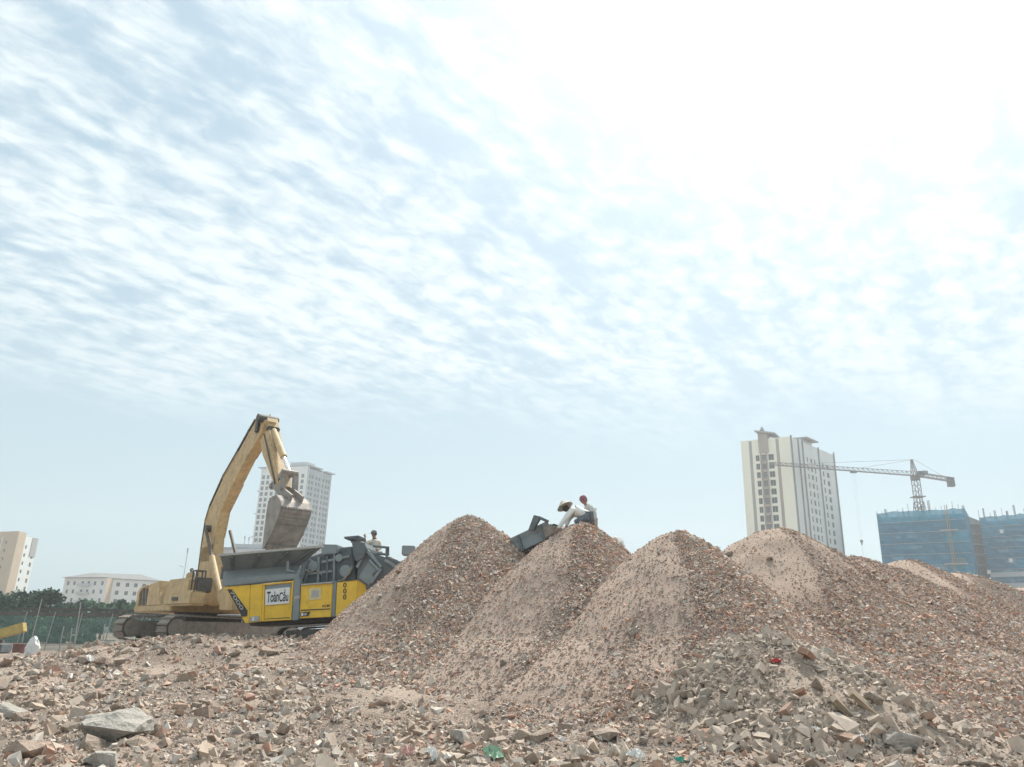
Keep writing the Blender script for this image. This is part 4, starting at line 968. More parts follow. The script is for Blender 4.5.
tree(985, 580, 150, 6.0, 'dark green tree at the foot of the right netted block', 'mid', 11)
tree(1004, 583, 150, 6.0, 'low green tree between the smooth heap and the right netted block', 'mid', 12)
tree(1024, 584, 150, 6.0, 'green tree at the right edge below the netted block', 'mid', 13)

# ------------------------------------------------------------------ site fence, left
FD = 58.0
def fz(px, py, d=FD): return P(px, py, d)
f0, f1 = fz(-40, 640), fz(250, 640); root = empty('site_fence', (f0.x, FD, 0), 'green shade net fence on leaning poles behind the rubble at the left', 'fence')
nb = 10
for k in range(nb):
    a, b = f0.lerp(f1, k / nb), f0.lerp(f1, (k + 1) / nb); mb = MB(); g = 6; V = {}
    for s in range(g + 1):
        for t in range(4):
            V[s, t] = Vector((a.x - f0.x + (b.x - a.x) * s / g, random.uniform(-.06, .06), 0.02 + 2.35 * t / 3 - (0.12 * math.sin(math.pi * s / g) if t == 3 else 0)))
    for s in range(g):
        for t in range(3): mb.poly([V[s, t], V[s + 1, t], V[s + 1, t + 1], V[s, t + 1]])
    mb.build('net_panel', M['fnet'], root)
    mb = MB(); mb.tube([(a.x - f0.x, -0.12, 0), (a.x - f0.x + random.uniform(0.1, 0.5), -0.12, 2.6)], 0.035, 6); mb.build('post', M['pole'], root)
MB().bar((0, 0.2, 2.42), (f1.x - f0.x, 0.2, 2.62), 0.35, 0.28).build('top_rail', M['rail'], root)
MB().bar((3, 0.6, 2.78), (f1.x - f0.x, 0.5, 2.98), 0.25, 0.16).build('top_rail', M['rail'], root)
for k, (px0, y0, px1, y1) in enumerate(((36, 622, 42, 599), (78, 621, 81, 602), (58, 655, 64, 626), (69, 655, 72, 628), (103, 640, 105, 624), (20, 656, 24, 632))):
    a, b = P(px0, y0, FD - 1.5 + 0.2 * k), P(px1, y1, FD - 1.5 + 0.2 * k); gz = float(ground_h(a.x, a.y)); dirv = (b - a)
    a = a - dirv * ((a.z - gz) / dirv.z) if dirv.z > 0.1 else a
    rt = MB(); rt.tube([Vector((0, 0, -0.1)), b - a], 0.04, 6); ob = rt.build('leaning_pole', M['pole']); ob.location = a
    tag(ob, ['tall thin pole leaning over the top rail at the dark trees', 'thin pole rising in front of the white apartment house bushes', 'leaning pole of the fence, left of a near pair', 'leaning pole of the fence, right of a near pair', 'short pole of the fence nearest the excavator', 'short pole just right of the old yellow beam'][k], 'pole')
# old machine parts at the far left
d = 50.0; a, b = P(-14, 638, d), P(25, 627, d); root = empty('loader_boom', (a.x, d, 0), 'old yellow machine beam sloping up at the left edge in front of the net fence', 'machine beam')
MB().bar((0, 0, a.z), (b.x - a.x, 0, b.z), 0.45, 0.55).build('beam', M['yellow_old'], root, bevel=0.03)
MB().bar((-0.1, 0.1, a.z - 0.5), (b.x - a.x - 1.2, 0.1, b.z - 0.85), 0.2, 0.16).build('cylinder', M['exc_dark'], root)
mb = MB(); mb.box((0.1, 0.3, (a.z - 0.35) / 2), (2.2, 1.2, max(0.5, a.z - 0.4))); mb.build('machine_body', M['greyd'], root, bevel=0.06)
p = P(16, 662, 48); o2 = MB(); o2.lathe([(0, 0), (0.28, 0), (0.32, 0.06), (0.34, 0.55), (0.38, 0.58), (0.35, 0.6), (0.32, 0.55), (0.29, 0.08), (0, 0.08)], (0, 0, 0), n=14)
ob = o2.build('red_tub', M['brown_red']); ob.location = (p.x, p.y, float(ground_h(p.x, p.y)) - 0.02); tag(ob, 'dull red tub on the ground at the far left', 'tub')
p = P(30, 660, 47); bm = bmesh.new(); bmesh.ops.create_icosphere(bm, subdivisions=3, radius=0.5); rr_ = random.Random(4)
for v in bm.verts:
    v.co *= 0.62; k = 1 - 1.1 * max(0, v.co.z); v.co.x *= 1.25 * k; v.co.y *= k; v.co.z = max(v.co.z, -0.2) * 2.2 + 0.4; v.co += Vector((rr_.uniform(-.05, .05), rr_.uniform(-.05, .05), rr_.uniform(-.03, .03)))
me = bpy.data.meshes.new('white_sack'); bm.to_mesh(me); bm.free(); me.materials.append(M['white_sheet']); ob = put('white_sack', me, None, (p.x, p.y, float(ground_h(p.x, p.y))))
tag(ob, 'peaked white sack standing beside the dull red tub at the far left', 'sack')

# ------------------------------------------------------------------ excavator
PHI = R(50); EO = P(194, 628, 34.0)
Ef = Vector((math.cos(PHI), -math.sin(PHI), 0)); El = Vector((math.sin(PHI), math.cos(PHI), 0))
EO.z = P(194, 641, 34.0).z
exc = empty('excavator', EO, 'faded yellow tracked excavator holding its bucket over the crusher hopper', 'excavator', rot=(0, 0, -PHI))
def eh(px, py, ly):
    """view ray met with the machine's own upright plane at sideways offset ly -> local point"""
    r = ray(px, py); o_ = Vector((0, 0, CAM_H)); n = El; t = (EO + El * ly - o_).dot(n) / r.dot(n); q = o_ + r * t - EO
    return Vector((q.dot(Ef), ly, q.z))
def eprism(pix, y0, dy, name, mat, parent=exc, bevel=0.02):
    return MB().prism([eh(x, y, y0) for x, y in pix], (0, dy, 0)).build(name, mat, parent, bevel=bevel)
# tracks: own heading, set in machine coordinates
TH = R(55) + PHI; tx = Vector((math.cos(TH), math.sin(TH), 0)); ty = Vector((-math.sin(TH), math.cos(TH), 0))
def track(side):
    c = ty * (1.50 * side) + Vector((.45, .53, 0)); hl, hr = 2.7, 0.44; loop = []
    for k in range(15): a = math.pi / 2 + math.pi * k / 14; loop.append((-hl + hr * math.cos(a), 0.02 + hr + hr * math.sin(a)))
    loop.append((0, 0.02))
    for k in range(15): a = -math.pi / 2 + math.pi * k / 14; loop.append((hl + hr * math.cos(a), 0.02 + hr + hr * math.sin(a)))
    loop.append((0, 0.90))
    fr = MB(); pt = lambda u, z, w: c + tx * u + ty * w + Vector((0, 0, z))
    fr.prism([pt(-hl, 0.14, -.2), pt(hl, 0.14, -.2), pt(hl, 0.74, -.2), pt(hl * .3, 0.80, -.2), (pt(-hl, 0.74, -.2))], ty * 0.4)
    tfo = fr.build('track_frame', M['track'], exc, bevel=0.03)
    ro = MB()
    for k in range(7): ro.lathe([(0, -.26), (.16, -.26), (.16, .26), (0, .26)], pt(-2.1 + k * 0.7, 0.2, 0), axis=ty, n=10)
    ro.lathe([(0, -.27), (.36, -.27), (.36, .27), (0, .27)], pt(-hl, 0.02 + hr, 0), axis=ty, n=16); ro.lathe([(0, -.27), (.38, -.27), (.38, .27), (0, .27)], pt(hl, 0.02 + hr, 0), axis=ty, n=16)
    ro.build('rollers', M['track'], tfo)
    # shoes one by one along the loop
    seg = [Vector((a, b)) for a, b in loop]; per = []; tot = 0
    for a, b in zip(seg, seg[1:] + seg[:1]): per.append((tot, a, b)); tot += (b - a).length
    nsh = 56; sh = MB(); sh.box((0, 0, 0), (tot / nsh * 0.93, 0.62, 0.035)); sh.box((tot / nsh * 0.3, 0, 0.035), (0.03, 0.62, 0.05)); me = sh.mesh('track_shoe', M['track'])
    for k in range(nsh):
        s = tot * k / nsh
        for (t0, a, b) in per:
            if t0 <= s <= t0 + (b - a).length + 1e-9: break
        q = a + (b - a) * ((s - t0) / max(1e-6, (b - a).length)); tg = (b - a).normalized(); nr_ = Vector((tg.y, -tg.x))
        if nr_.dot(q - Vector((q.x * 0.9, 0.46))) < 0: nr_ = -nr_
        X = tx * tg.x + Vector((0, 0, tg.y)); Zv = tx * nr_.x + Vector((0, 0, nr_.y)); Yv = Zv.cross(X)
        put('track_shoe', me, exc, mat4=Matrix.Translation(pt(q.x, q.y, 0) + Zv * 0.03) @ Matrix((X, Yv, Zv)).transposed().to_4x4())
for s_ in (-1, 1): track(s_)
mb = MB(); mb.box((0.25, 0.3, 0.72), (2.2, 2.3, 0.45)); mb.lathe([(0, 0.9), (0.85, 0.9), (0.85, 1.12), (0, 1.12)], (0, 0, 0), n=24); mb.build('undercarriage', M['exc_dark'], exc)
# upper works
YR = -1.5
sk = [eh(133, 606, YR), eh(134, 613.5, YR), eh(150, 613, YR), eh(168, 609.5, YR), eh(193, 609.5, YR), eh(222, 612, YR)]
zb = 1.12; zt_ = eh(150, 605, YR).z
xr = eh(133, 606, YR).x; xf = 1.35
def plan(z, inset=0.0): return [Vector((xf, -1.5 + inset, z)), Vector((xr + .25, -1.5 + inset, z)), Vector((xr - 0.25, -1.2, z)), Vector((xr - 0.55 + inset, 0, z)), Vector((xr - 0.25, 1.2, z)), Vector((xr + .25, 1.5 - inset, z)), Vector((xf, 1.5 - inset, z))]
MB().loft(plan(zb), plan(zt_)).build('revolving_frame', M['exc'], exc, bevel=0.04)
xa = eh(148, 600, YR).x; xb = eh(163, 600, YR).x; xc = eh(185, 600, YR).x; zh = eh(175, 578.5, YR).z; zh2 = eh(150, 583, YR).z; zh0 = eh(135, 603, YR).z
zk = eh(175, 592.5, YR).z
# counterweight at the rear, engine bay with an open side door, hood
cw = MB(); cw.loft([Vector((xr + .25, -1.46, zt_)), Vector((xr - 0.22, -1.16, zt_)), Vector((xr - .52, 0, zt_)), Vector((xr - .22, 1.16, zt_)), Vector((xr + .25, 1.46, zt_))], [Vector((xr + .45, -1.40, zh - .12)), Vector((xr + .1, -1.1, zh - .12)), Vector((xr - .25, 0, zh - .12)), Vector((xr + .1, 1.1, zh - .12)), Vector((xr + .45, 1.40, zh - .12))])
cw.build('counterweight', M['exc'], exc, bevel=0.06)
MB().box(((xr + .3 + xa) / 2 + .05, -1.40, (zt_ + zh - .25) / 2), (xa - xr - .28, 0.10, zh - zt_ - .3)).build('engine_bay', M['exc_dark'], exc)
eprism([(135.5, 606), (137.5, 592), (141, 587), (148.5, 584.5), (149, 586), (142.5, 588.5), (139.5, 593), (137.6, 606)], YR - 0.02, 0.10, 'door_frame', M['exc'], bevel=0.01)
for px in (141.5, 144.5): eprism([(px, 605), (px + .7, 589), (px + 1.4, 589), (px + .8, 605)], YR - 0.01, 0.06, 'grille_bar', M['track'], bevel=0)
eprism([(146, 606), (149, 584.5), (160.3, 580.5), (159.5, 592), (160, 605)], YR, 1.2, 'side_panel', M['exc'], bevel=0.03)
MB().box(((xb + xc) / 2 - .02, 0.0, (zt_ + zh) / 2), (xc - xb + .1, 2.90, zh - zt_)).build('hood', M['exc'], exc, bevel=0.09)
MB().box(((xa + xb) / 2 - 0.1, 0.05, zh - 0.42), (xb - xa + .3, 2.6, 0.55)).build('hood', M['exc'], exc, bevel=0.12)
x2 = eh(192, 600, YR).x; ta = eh(166, 593, YR).x
MB().box(((ta + x2) / 2, -1.26, (zt_ + zk) / 2 - .02), (x2 - ta, 0.62, zk - zt_ + .12)).build('fuel_tank', M['exc'], exc, bevel=0.08)
eprism([(171.5, 597), (177.3, 596.8), (177.3, 600.5), (171.5, 600.7)], -1.60, 0.03, 'tank_badge', M['exc_dark'], bevel=0)
MB().box((x2 - 0.22, -1.1, zk + .25), (0.34, 0.6, 0.55)).build('valve_box', M['exc_dark'], exc, bevel=0.04)
mb = MB(); 
for dx, dy in ((-.25, -1.45), (0.10, -1.45), (0.10, -1.1), (-.25, -1.1)): mb.tube([(x2 - .2 + dx, dy, zk - .1), (x2 - .2 + dx, dy, zh + 0.22)], 0.03, 6)
for z in (zh + .22, zh - .15): mb.tube([(x2 - .45, -1.45, z), (x2 - .1, -1.45, z), (x2 - .1, -1.1, z), (x2 - .45, -1.1, z), (x2 - .45, -1.45, z)], 0.028, 6)
mb.build('handrail', M['exc_dark'], exc)
mb = MB(); mb.tube([(xb + .1, -.5, zh), (xb + .1, -.5, zh + .32), (xb - .1, -.5, zh + .48)], 0.09, 8); mb.build('exhaust_pipe', M['exc_dark'], exc)
mb = MB(); mb.lathe([(0, 0), (.17, 0), (.17, .22), (.10, .3), (0, .3)], (xb + .75, -.8, zh), n=10); mb.build('air_filter', M['exc'], exc)
# cab on the far side
cz = zh + 0.75; cp = [(xf + .25, zt_), (xf + .35, zt_ + 1.0), (xf - .05, cz), (xf - 1.35, cz), (xf - 1.45, zt_)]
cb = MB().prism([(x, 0.52, z) for x, z in cp], (0, 0.98, 0)).build('cab', M['exc'], exc, bevel=0.05)
MB().prism([(xf + .24, .515, zt_ + .95), (xf - .1, .515, cz - .12), (xf - 1.2, .515, cz - .12), (xf - 1.25, .515, zt_ + .95)], (0, -0.02, 0)).build('window', M['pane'], cb)
MB().prism([(xf + .37, .62, zt_ + 1.02), (xf + .37, 1.40, zt_ + 1.02), (xf + .0, 1.40, cz - .08), (xf + .0, .62, cz - .08)], (0.02, 0, 0.02)).build('windscreen', M['pane'], cb)
# front bracket and swing table
MB().box((0.75, 0, (zb + zt_ + .55) / 2), (1.0, 0.9, zt_ - zb + .75)).build('boom_bracket', M['exc_dark'], exc, bevel=0.04)
eprism([(219, 590), (222, 588), (232, 589), (232, 610), (219, 610)], -0.75, 0.5, 'front_guard', M['exc'])
# boom: plate-sided box section, traced on its right side plate
BY = -0.33
top_e = [(195.5, 606), (197, 585), (201.5, 548), (205.5, 522), (210, 507), (223, 478), (238, 452), (248.5, 433), (255.5, 421), (259.5, 416.5)]
bot_e = [(266, 421), (263, 430), (257.5, 440.5), (247, 457), (233.5, 484), (220.5, 511), (215, 536), (212, 560), (209.5, 585), (208, 606)]
bm_ = MB(); A = [eh(x, y, BY) for x, y in top_e]; B = [eh(x, y, BY) for x, y in bot_e[::-1]]; W_ = Vector((0, 0.41, 0))
for (a0, a1, b0, b1) in zip(A, A[1:], B, B[1:]):
    bm_.poly([a0, a1, b1, b0]); bm_.poly([b0 + W_, b1 + W_, a1 + W_, a0 + W_]); bm_.poly([a0 + W_, a1 + W_, a1, a0]); bm_.poly([b0, b1, b1 + W_, b0 + W_])
bm_.poly([A[0], B[0], B[0] + W_, A[0] + W_]); bm_.poly([A[-1], A[-1] + W_, B[-1] + W_, B[-1]])
boom = bm_.build('boom', M['exc'], exc, bevel=0.025)
for k in (4, 8): # weld collars
    pass
mb = MB(); mb.lathe([(0, -.42), (.17, -.42), (.17, .42), (0, .42)], (A[-1] + B[-1]) / 2 + W_ / 2, axis=(0, 1, 0), n=14); mb.build('boom_pin', M['exc_dark'], boom)
mid = (A[3] + B[3]) / 2
mb = MB(); mb.lathe([(0, -.40), (.15, -.40), (.15, .40), (0, .40)], mid + W_ / 2, axis=(0, 1, 0), n=14); mb.build('cylinder_pin', M['exc_dark'], boom)
hs = MB()
for j, oy in enumerate((-.06, .06, 0.16, 0.5)):
    hs.tube([p + Vector((-.07 - .02 * j, oy + 0.08, 0.09)) for p in A[1:-1]], 0.048, 6)
hs.build('hydraulic_hose', M['exc_dark'], boom)
mb = MB()
for i in (2, 3, 5, 6, 7): mb.box(A[i] + Vector((-.06, 0.3, 0.07)), (0.16, 0.6, 0.2))
mb.build('hose_clamp', M['exc_dark'], boom)
# boom cylinders, one each side of the boom
for oy in (-0.52, 0.52):
    a = eh(222, 604, -0.52); a.y = oy; b = Vector((mid.x, oy, mid.z)); m_ = a.lerp(b, 0.60)
    MB().tube([a, m_], 0.12, 12).build('boom_cylinder', M['exc'], exc)
    MB().tube([m_, b], 0.065, 10).build('cylinder_rod', M['exc_dark'], exc)
# arm cylinder along the boom's back, dark and oily at the head
a = A[4].lerp(A[5], .5) + Vector((-.12, .33, .30)); b = A[-2] + Vector((.1, .33, .22)); m_ = a.lerp(b, .72)
MB().tube([a, m_], 0.135, 12).build('arm_cylinder', M['exc'], exc); MB().tube([m_, b], 0.07, 10).build('cylinder_rod', M['chrome'], exc)
mb = MB(); mb.box(A[7].lerp(A[8], .75).lerp(B[8], .5) + Vector((0, -.04, 0)), (0.34, 0.10, 0.5)); mb.build('oil_stained_plate', M['exc_dark'], boom, bevel=0.05)
# stick
SY = -0.24
stk = [(256.5, 426), (255.5, 419.5), (259, 415.3), (266.5, 416), (268.5, 430), (272, 450), (276.5, 468), (279.5, 486), (277.5, 489.5), (273.5, 484), (262.5, 456)]
stick = eprism(stk, SY, 0.50, 'stick', M['exc'], bevel=0.03)
g1 = eh(271, 432, 0.0); g2 = eh(281.5, 459, 0.0); g3 = eh(287.5, 474.5, 0.0)
off = Vector((0.18, 0, 0.05)); mb = MB(); mb.tube([g1 + off, g2 + off], 0.13, 12); mb.build('bucket_cylinder', M['exc'], exc)
MB().tube([g2 + off, g3 + off], 0.075, 10).build('cylinder_rod', M['chrome'], exc)
mb = MB(); mb.box(g1 + off, (0.24, 0.5, 0.24)); mb.build('cylinder_bracket', M['exc_dark'], stick, bevel=0.04)
mb = MB(); mb.tube([eh(264, 434, -.26), eh(268, 452, -.28), eh(272, 470, -.28), eh(275, 484, -.27)], 0.03, 6); mb.tube([eh(268, 430, .28), eh(275, 455, .28), eh(282, 470, .28)], 0.03, 6); mb.build('hydraulic_hose', M['exc_dark'], stick)
# linkage between stick tip and bucket
tip = eh(277.5, 487, 0); bk0 = eh(282, 494, 0)
for oy in (-.24, .24):
    mb = MB(); mb.bar(g3 + off + Vector((0, oy, 0)), eh(280, 478, oy) + Vector((-.15, 0, 0)), .10, .2); mb.bar(g3 + off + Vector((0, oy, 0)), Vector((bk0.x + .55, oy, bk0.z + .05)), .10, .22); mb.build('linkage_bar', M['bucket'], exc, bevel=0.02)
mb = MB(); mb.lathe([(0, -.30), (.10, -.30), (.10, .30), (0, .30)], g3 + off, axis=(0, 1, 0), n=12); mb.lathe([(0, -.30), (.11, -.30), (.11, .30), (0, .30)], tip, axis=(0, 1, 0), n=12); mb.build('linkage_pin', M['bucket'], exc)
# bucket: side plates, wrapped back, ears, lip and teeth
BW = 1.18; Y0 = -BW / 2 - 0.02
prof = [(271.5, 496.5), (276.5, 494.8), (280, 500), (281.2, 506), (279.5, 513), (273, 530), (263.5, 548.5)]
front = [(261.8, 549), (264, 530), (266.2, 512), (268, 501)]
pf = [eh(x, y, Y0) for x, y in prof]; fr_ = [eh(x, y, Y0) for x, y in front]
bucket = empty('bucket', (0, 0, 0), None, None); bucket.parent = exc
for y_ in (0, BW - .05): MB().prism([p + Vector((0, y_, 0)) for p in pf + fr_], (0, 0.05, 0)).build('side_plate', M['bucket'], bucket, bevel=0.012)
sh = MB(); cen = sum(pf, Vector()) / len(pf); inn = []
for i, p in enumerate(pf):
    d_ = (pf[min(i + 1, len(pf) - 1)] - pf[max(i - 1, 0)]).normalized(); nn = Vector((d_.z, 0, -d_.x)); nn = nn if nn.dot(cen - p) > 0 else -nn; inn.append(p + nn * 0.04)
w0, w1 = Vector((0, .05, 0)), Vector((0, BW - .05, 0))
for i in range(len(pf) - 1): sh.loft([pf[i] + w0, pf[i + 1] + w0, inn[i + 1] + w0, inn[i] + w0], [pf[i] + w1, pf[i + 1] + w1, inn[i + 1] + w1, inn[i] + w1])
sh.build('bucket_shell', M['bucket'], bucket)
for i, f_ in ((3, 0.5), (4, .25), (4, .65)):
    q = pf[i].lerp(pf[i + 1], f_); d_ = (pf[i + 1] - pf[i]).normalized(); nn = Vector((d_.z, 0, -d_.x)); nn = nn if nn.dot(cen - q) < 0 else -nn
    MB().bar(q + nn * .03 + Vector((0, .03, 0)), q + nn * .03 + Vector((0, BW - .03, 0)), .12 if i == 3 else .07, .05, up=nn).build('wear_strip', M['bucket'], bucket, bevel=0.01)
q = pf[3]; 
for k in range(11):
    MB().lathe([(0, -.03), (.035, -.03), (.03, .05), (0, .055)], q + Vector((0.03, .1 + k * (BW - .2) / 10, -0.06)), axis=(1, 0, .3), n=6).build('bolt', M['bucket'], bucket)
dlip = (pf[-1] - pf[-2]).normalized()
for k in range(5):
    y_ = 0.06 + (BW - .32) * k / 4; b0 = pf[-1] - dlip * .22 + Vector((0, y_, 0)); nn = Vector((dlip.z, 0, -dlip.x)) * .07
    MB().loft([b0 - nn, b0 - nn + Vector((0, .2, 0)), b0 + nn + Vector((0, .2, 0)), b0 + nn], [b0 + dlip * .45 + Vector((0, .05, 0)), b0 + dlip * .45 + Vector((0, .15, 0)), b0 + dlip * .45 + Vector((0.02, .15, 0.02)), b0 + dlip * .45 + Vector((.02, .05, .02))]).build('tooth', M['bucket'], bucket)
for y_ in (.34, .76):
    MB().prism([Vector((p.x, Y0 + y_, p.z)) for p in (pf[0], pf[1], pf[2], pf[2] + Vector((.12, 0, .22)), Vector((bk0.x + .62, 0, bk0.z + .12)), tip + Vector((.1, 0, .15)), tip + Vector((-.15, 0, .08)))], (0, .09, 0)).build('bucket_ear', M['bucket'], bucket, bevel=0.01)

# ------------------------------------------------------------------ crusher
K0 = P(225, 626, 27.0); KX = (P(365, 617.6, 26.4) - K0).normalized(); KY = Vector((-KX.y, KX.x, 0)).normalized(); KZ = KX.cross(KY)
KM = Matrix((KX, KY, KZ)).transposed()
crs = empty('rock_crusher', K0, 'bright yellow and blue-grey mobile crusher with a hopper, under the excavator bucket', 'crusher'); crs.rotation_euler = KM.to_euler()
def kh(px, py, y=0.0):
    r = ray(px, py); o_ = Vector((0, 0, CAM_H)); t = (K0 + KY * y - o_).dot(KY) / r.dot(KY); q = o_ + r * t - K0
    return Vector((q.dot(KX), y, q.dot(KZ)))
def kp(pix, y0, dy, name, mat, parent=crs, bevel=0.015): return MB().prism([kh(x, y, y0) for x, y in pix], (0, dy, 0)).build(name, mat, parent, bevel=bevel)
KW = 2.7
kp([(240, 588), (292, 580), (294, 619), (250, 621)], 0.12, KW - .24, 'machine_frame', M['greyd'])
kp([(296, 585), (338, 583), (338, 617), (296, 618.5)], 0.14, KW - .28, 'engine_housing', M['greyd'])
kp([(246, 619), (345, 613), (345, 621), (250, 626)], 0.5, KW - 1.0, 'chassis_beam', M['exc_dark'])
# yellow skirts
pa = kp([(224.7, 586.8), (250.3, 584.8), (249, 622.9), (245.2, 623.2)], 0.0, 0.12, 'side_skirt', M['yel'])
kp([(250.5, 584.8), (262.9, 583.8), (261.6, 621.6), (249.2, 622.9)], 0.012, 0.11, 'side_skirt', M['yel'])
st = kp([(227.2, 589.4), (231.8, 589.1), (247.3, 610.5), (247, 616), (242, 616.8)], -0.02, 0.018, 'black_stripe', M['black'], crs, bevel=0)
kp([(250, 616.5), (259, 616), (259, 621.2), (250, 621.7)], -0.02, 0.03, 'step_recess', M['outline'], bevel=0)
kp([(252.4, 617.2), (254.2, 617.1), (254, 621), (252.2, 621.1)], -0.045, 0.024, 'step_rung', M['white'], bevel=0)
dr = kp([(263.1, 583.7), (293.5, 580.7), (291.2, 620), (261.8, 621.6)], 0.05, 0.09, 'door_panel', M['yel'])
for pix in ([(263.0, 583.7), (293.6, 580.6), (293.5, 582.2), (263.0, 585.4)], [(263, 585.5), (264.6, 585.3), (263.4, 621.3), (261.7, 621.5)], [(291.9, 582.5), (293.5, 582.3), (291.1, 620), (289.6, 620.1)], [(263.5, 619.6), (289.5, 618.2), (289.4, 619.9), (263.4, 621.3)]):
    kp(pix, -0.02, 0.068, 'door_frame', M['yel'], bevel=0.008)
kp([(265.3, 585.6), (291.6, 583.0), (291.4, 588.0), (265.2, 590.2)], 0.03, 0.018, 'door_vent', M['grey'], bevel=0)
kp([(263.6, 618.9), (289.3, 617.2), (289.3, 618), (263.5, 619.5)], 0.035, 0.013, 'door_gap', M['black'], bevel=0)
sgn = kp([(265.3, 589.6), (289.9, 587.0), (289.0, 603.2), (265.0, 605.3)], 0.0, 0.028, 'sign_board', M['white'], bevel=0)
kp([(293.9, 577.5), (300.3, 577), (298.7, 620), (291.9, 620.6)], -0.03, 0.25, 'post', M['grey'])
kp([(294.3, 596.2), (299.8, 595.6), (299.6, 598.6), (294.1, 599.2)], -0.042, 0.01, 'post_plate', M['outline'], bevel=0)
kp([(221.5, 580.5), (223.5, 578.6), (300.3, 572.3), (300.3, 578.4), (224.5, 586.6), (221.5, 585.4)], -0.05, 0.35, 'hopper_beam', M['grey'], bevel=0.03)
pc = kp([(301, 585.2), (332.5, 582.9), (330.8, 616.9), (299.3, 618.5)], 0.02, 0.11, 'side_skirt', M['yel'])
kp([(300.9, 584), (333, 581.4), (332.6, 583), (301, 585.4)], -0.06, 0.6, 'skirt_lip', M['outline'], bevel=0.01)
kp([(300.8, 609.8), (330, 608.4), (330, 609.3), (300.7, 610.8)], 0.005, 0.014, 'panel_gap', M['black'], bevel=0)
dcl = kp([(309.3, 588.3), (321.3, 587.4), (320.7, 599.3), (308.7, 600.2)], 0.002, 0.016, 'decal', M['pale'], bevel=0)
kp([(311.5, 590.5), (319, 590), (318.7, 597), (311.2, 597.6)], -0.004, 0.005, 'decal_print', M['outline'], bevel=0)
lb = kp([(300.3, 612.4), (310.3, 611.6), (308.2, 616), (300.1, 616.6)], 0.002, 0.016, 'label_plate', M['black'], bevel=0)
kp([(301.1, 613.2), (303.4, 613), (303.2, 615.7), (300.9, 615.9)], -0.004, 0.005, 'label_print', M['white'], bevel=0)
kp([(303.9, 613.3), (307.3, 613), (306.3, 615.4), (303.7, 615.6)], -0.004, 0.005, 'label_print', M['outline'], bevel=0)
kp([(332.7, 581), (336.7, 580.7), (335.2, 616.6), (331, 616.9)], 0.06, 0.2, 'post', M['grey'])
# right yellow housing with a chamfered end
hp = [kh(*q, 0.0) for q in ((337, 582.5), (357, 580.2), (355, 615.5), (335.4, 616.5))]; hb = [kh(*q, 0.0) for q in ((357, 580.2), (369, 588.4), (367, 593), (361, 615.0), (355, 615.5))]
mb = MB(); dvec = Vector((0, 0.9, 0)); mb.prism(hp, dvec)
ch = [hb[0], hb[1] + Vector((0, .55, 0)), hb[2] + Vector((0, .55, 0)), hb[3] + Vector((0, .4, 0)), hb[4]]
mb.prism(ch, (0, 0.5, 0)); end_h = mb.build('end_housing', M['yel'], crs, bevel=0.015)
# hopper: flared walls on the beam, light worn rim
rimL, rimR = kh(220.2, 556.3, -0.45), kh(321, 547.6, -0.45); neckL, neckR = kh(224, 571, 0.30), kh(300, 565, 0.30); apL, apR = kh(222.5, 579.2, -0.02), kh(300.2, 572.8, -0.02)
tk = Vector((0, 0.05, 0))
MB().loft([rimL, rimR, neckR, neckL], [p + tk for p in (rimL, rimR, neckR, neckL)]).build('hopper_wall', M['hopper'], crs)
MB().loft([neckL, neckR, apR, apL], [p + tk for p in (neckL, neckR, apR, apL)]).build('hopper_apron', M['grey'], crs)
zrim = rimL.z; far = KW + .45
rl2, rr2 = Vector((rimL.x, far, zrim + 0.05)), Vector((rimR.x, far, rimR.z + .05)); nl2, nr2 = Vector((neckL.x, KW - .3, neckL.z)), Vector((neckR.x, KW - .3, neckR.z))
MB().loft([rl2, rr2, nr2, nl2], [p - tk for p in (rl2, rr2, nr2, nl2)]).build('hopper_wall', M['hopper'], crs)
MB().loft([rimL + tk, rl2 - tk, nl2 - tk, neckL + tk], [p + Vector((.05, 0, 0)) for p in (rimL + tk, rl2 - tk, nl2 - tk, neckL + tk)]).build('hopper_wall', M['hopper'], crs)
MB().loft([neckL, neckR, nr2, nl2], [p - Vector((0, 0, .1)) for p in (neckL, neckR, nr2, nl2)]).build('feeder_floor', M['track'], crs)
MB().bar(rimL + Vector((-.06, 0, .03)), rimR + Vector((.06, 0, .03)), .14, .075).build('hopper_rim', M['outline'], crs, bevel=0.01)
MB().bar(rl2 + Vector((-.06, 0, .03)), rr2 + Vector((.06, 0, .03)), .12, .08).build('hopper_rim', M['grey'], crs, bevel=0.01)
for f_ in (0.12, 0.40, 0.68, 0.92): MB().bar(rimL.lerp(rimR, f_) + Vector((0, -.02, -.06)), neckL.lerp(neckR, f_ * .97) + Vector((0, -.05, .04)), .09, .07).build('hopper_rib', M['greyd'], crs)
kp([(286.5, 561), (289, 560.6), (288.8, 569.5), (295, 571), (295, 572.6), (286, 571)], -0.12, 0.08, 'hopper_bracket', M['grey'], bevel=0.01)
kp([(300, 569), (304, 562), (308, 558.5), (310.5, 560), (305.5, 566), (303.5, 575), (300, 577)], -0.10, 0.10, 'hopper_strut', M['greyd'], bevel=0.01)
kp([(321.5, 544.2), (337, 544.5), (336.6, 553.5), (321, 555)], 0.35, 1.9, 'power_unit', M['grey'], bevel=0.03)
kp([(297, 561), (322, 553), (340, 553), (352, 549), (356, 581), (338, 583), (300, 585)], 0.55, 1.6, 'crushing_chamber', M['greyd'], bevel=0.03)
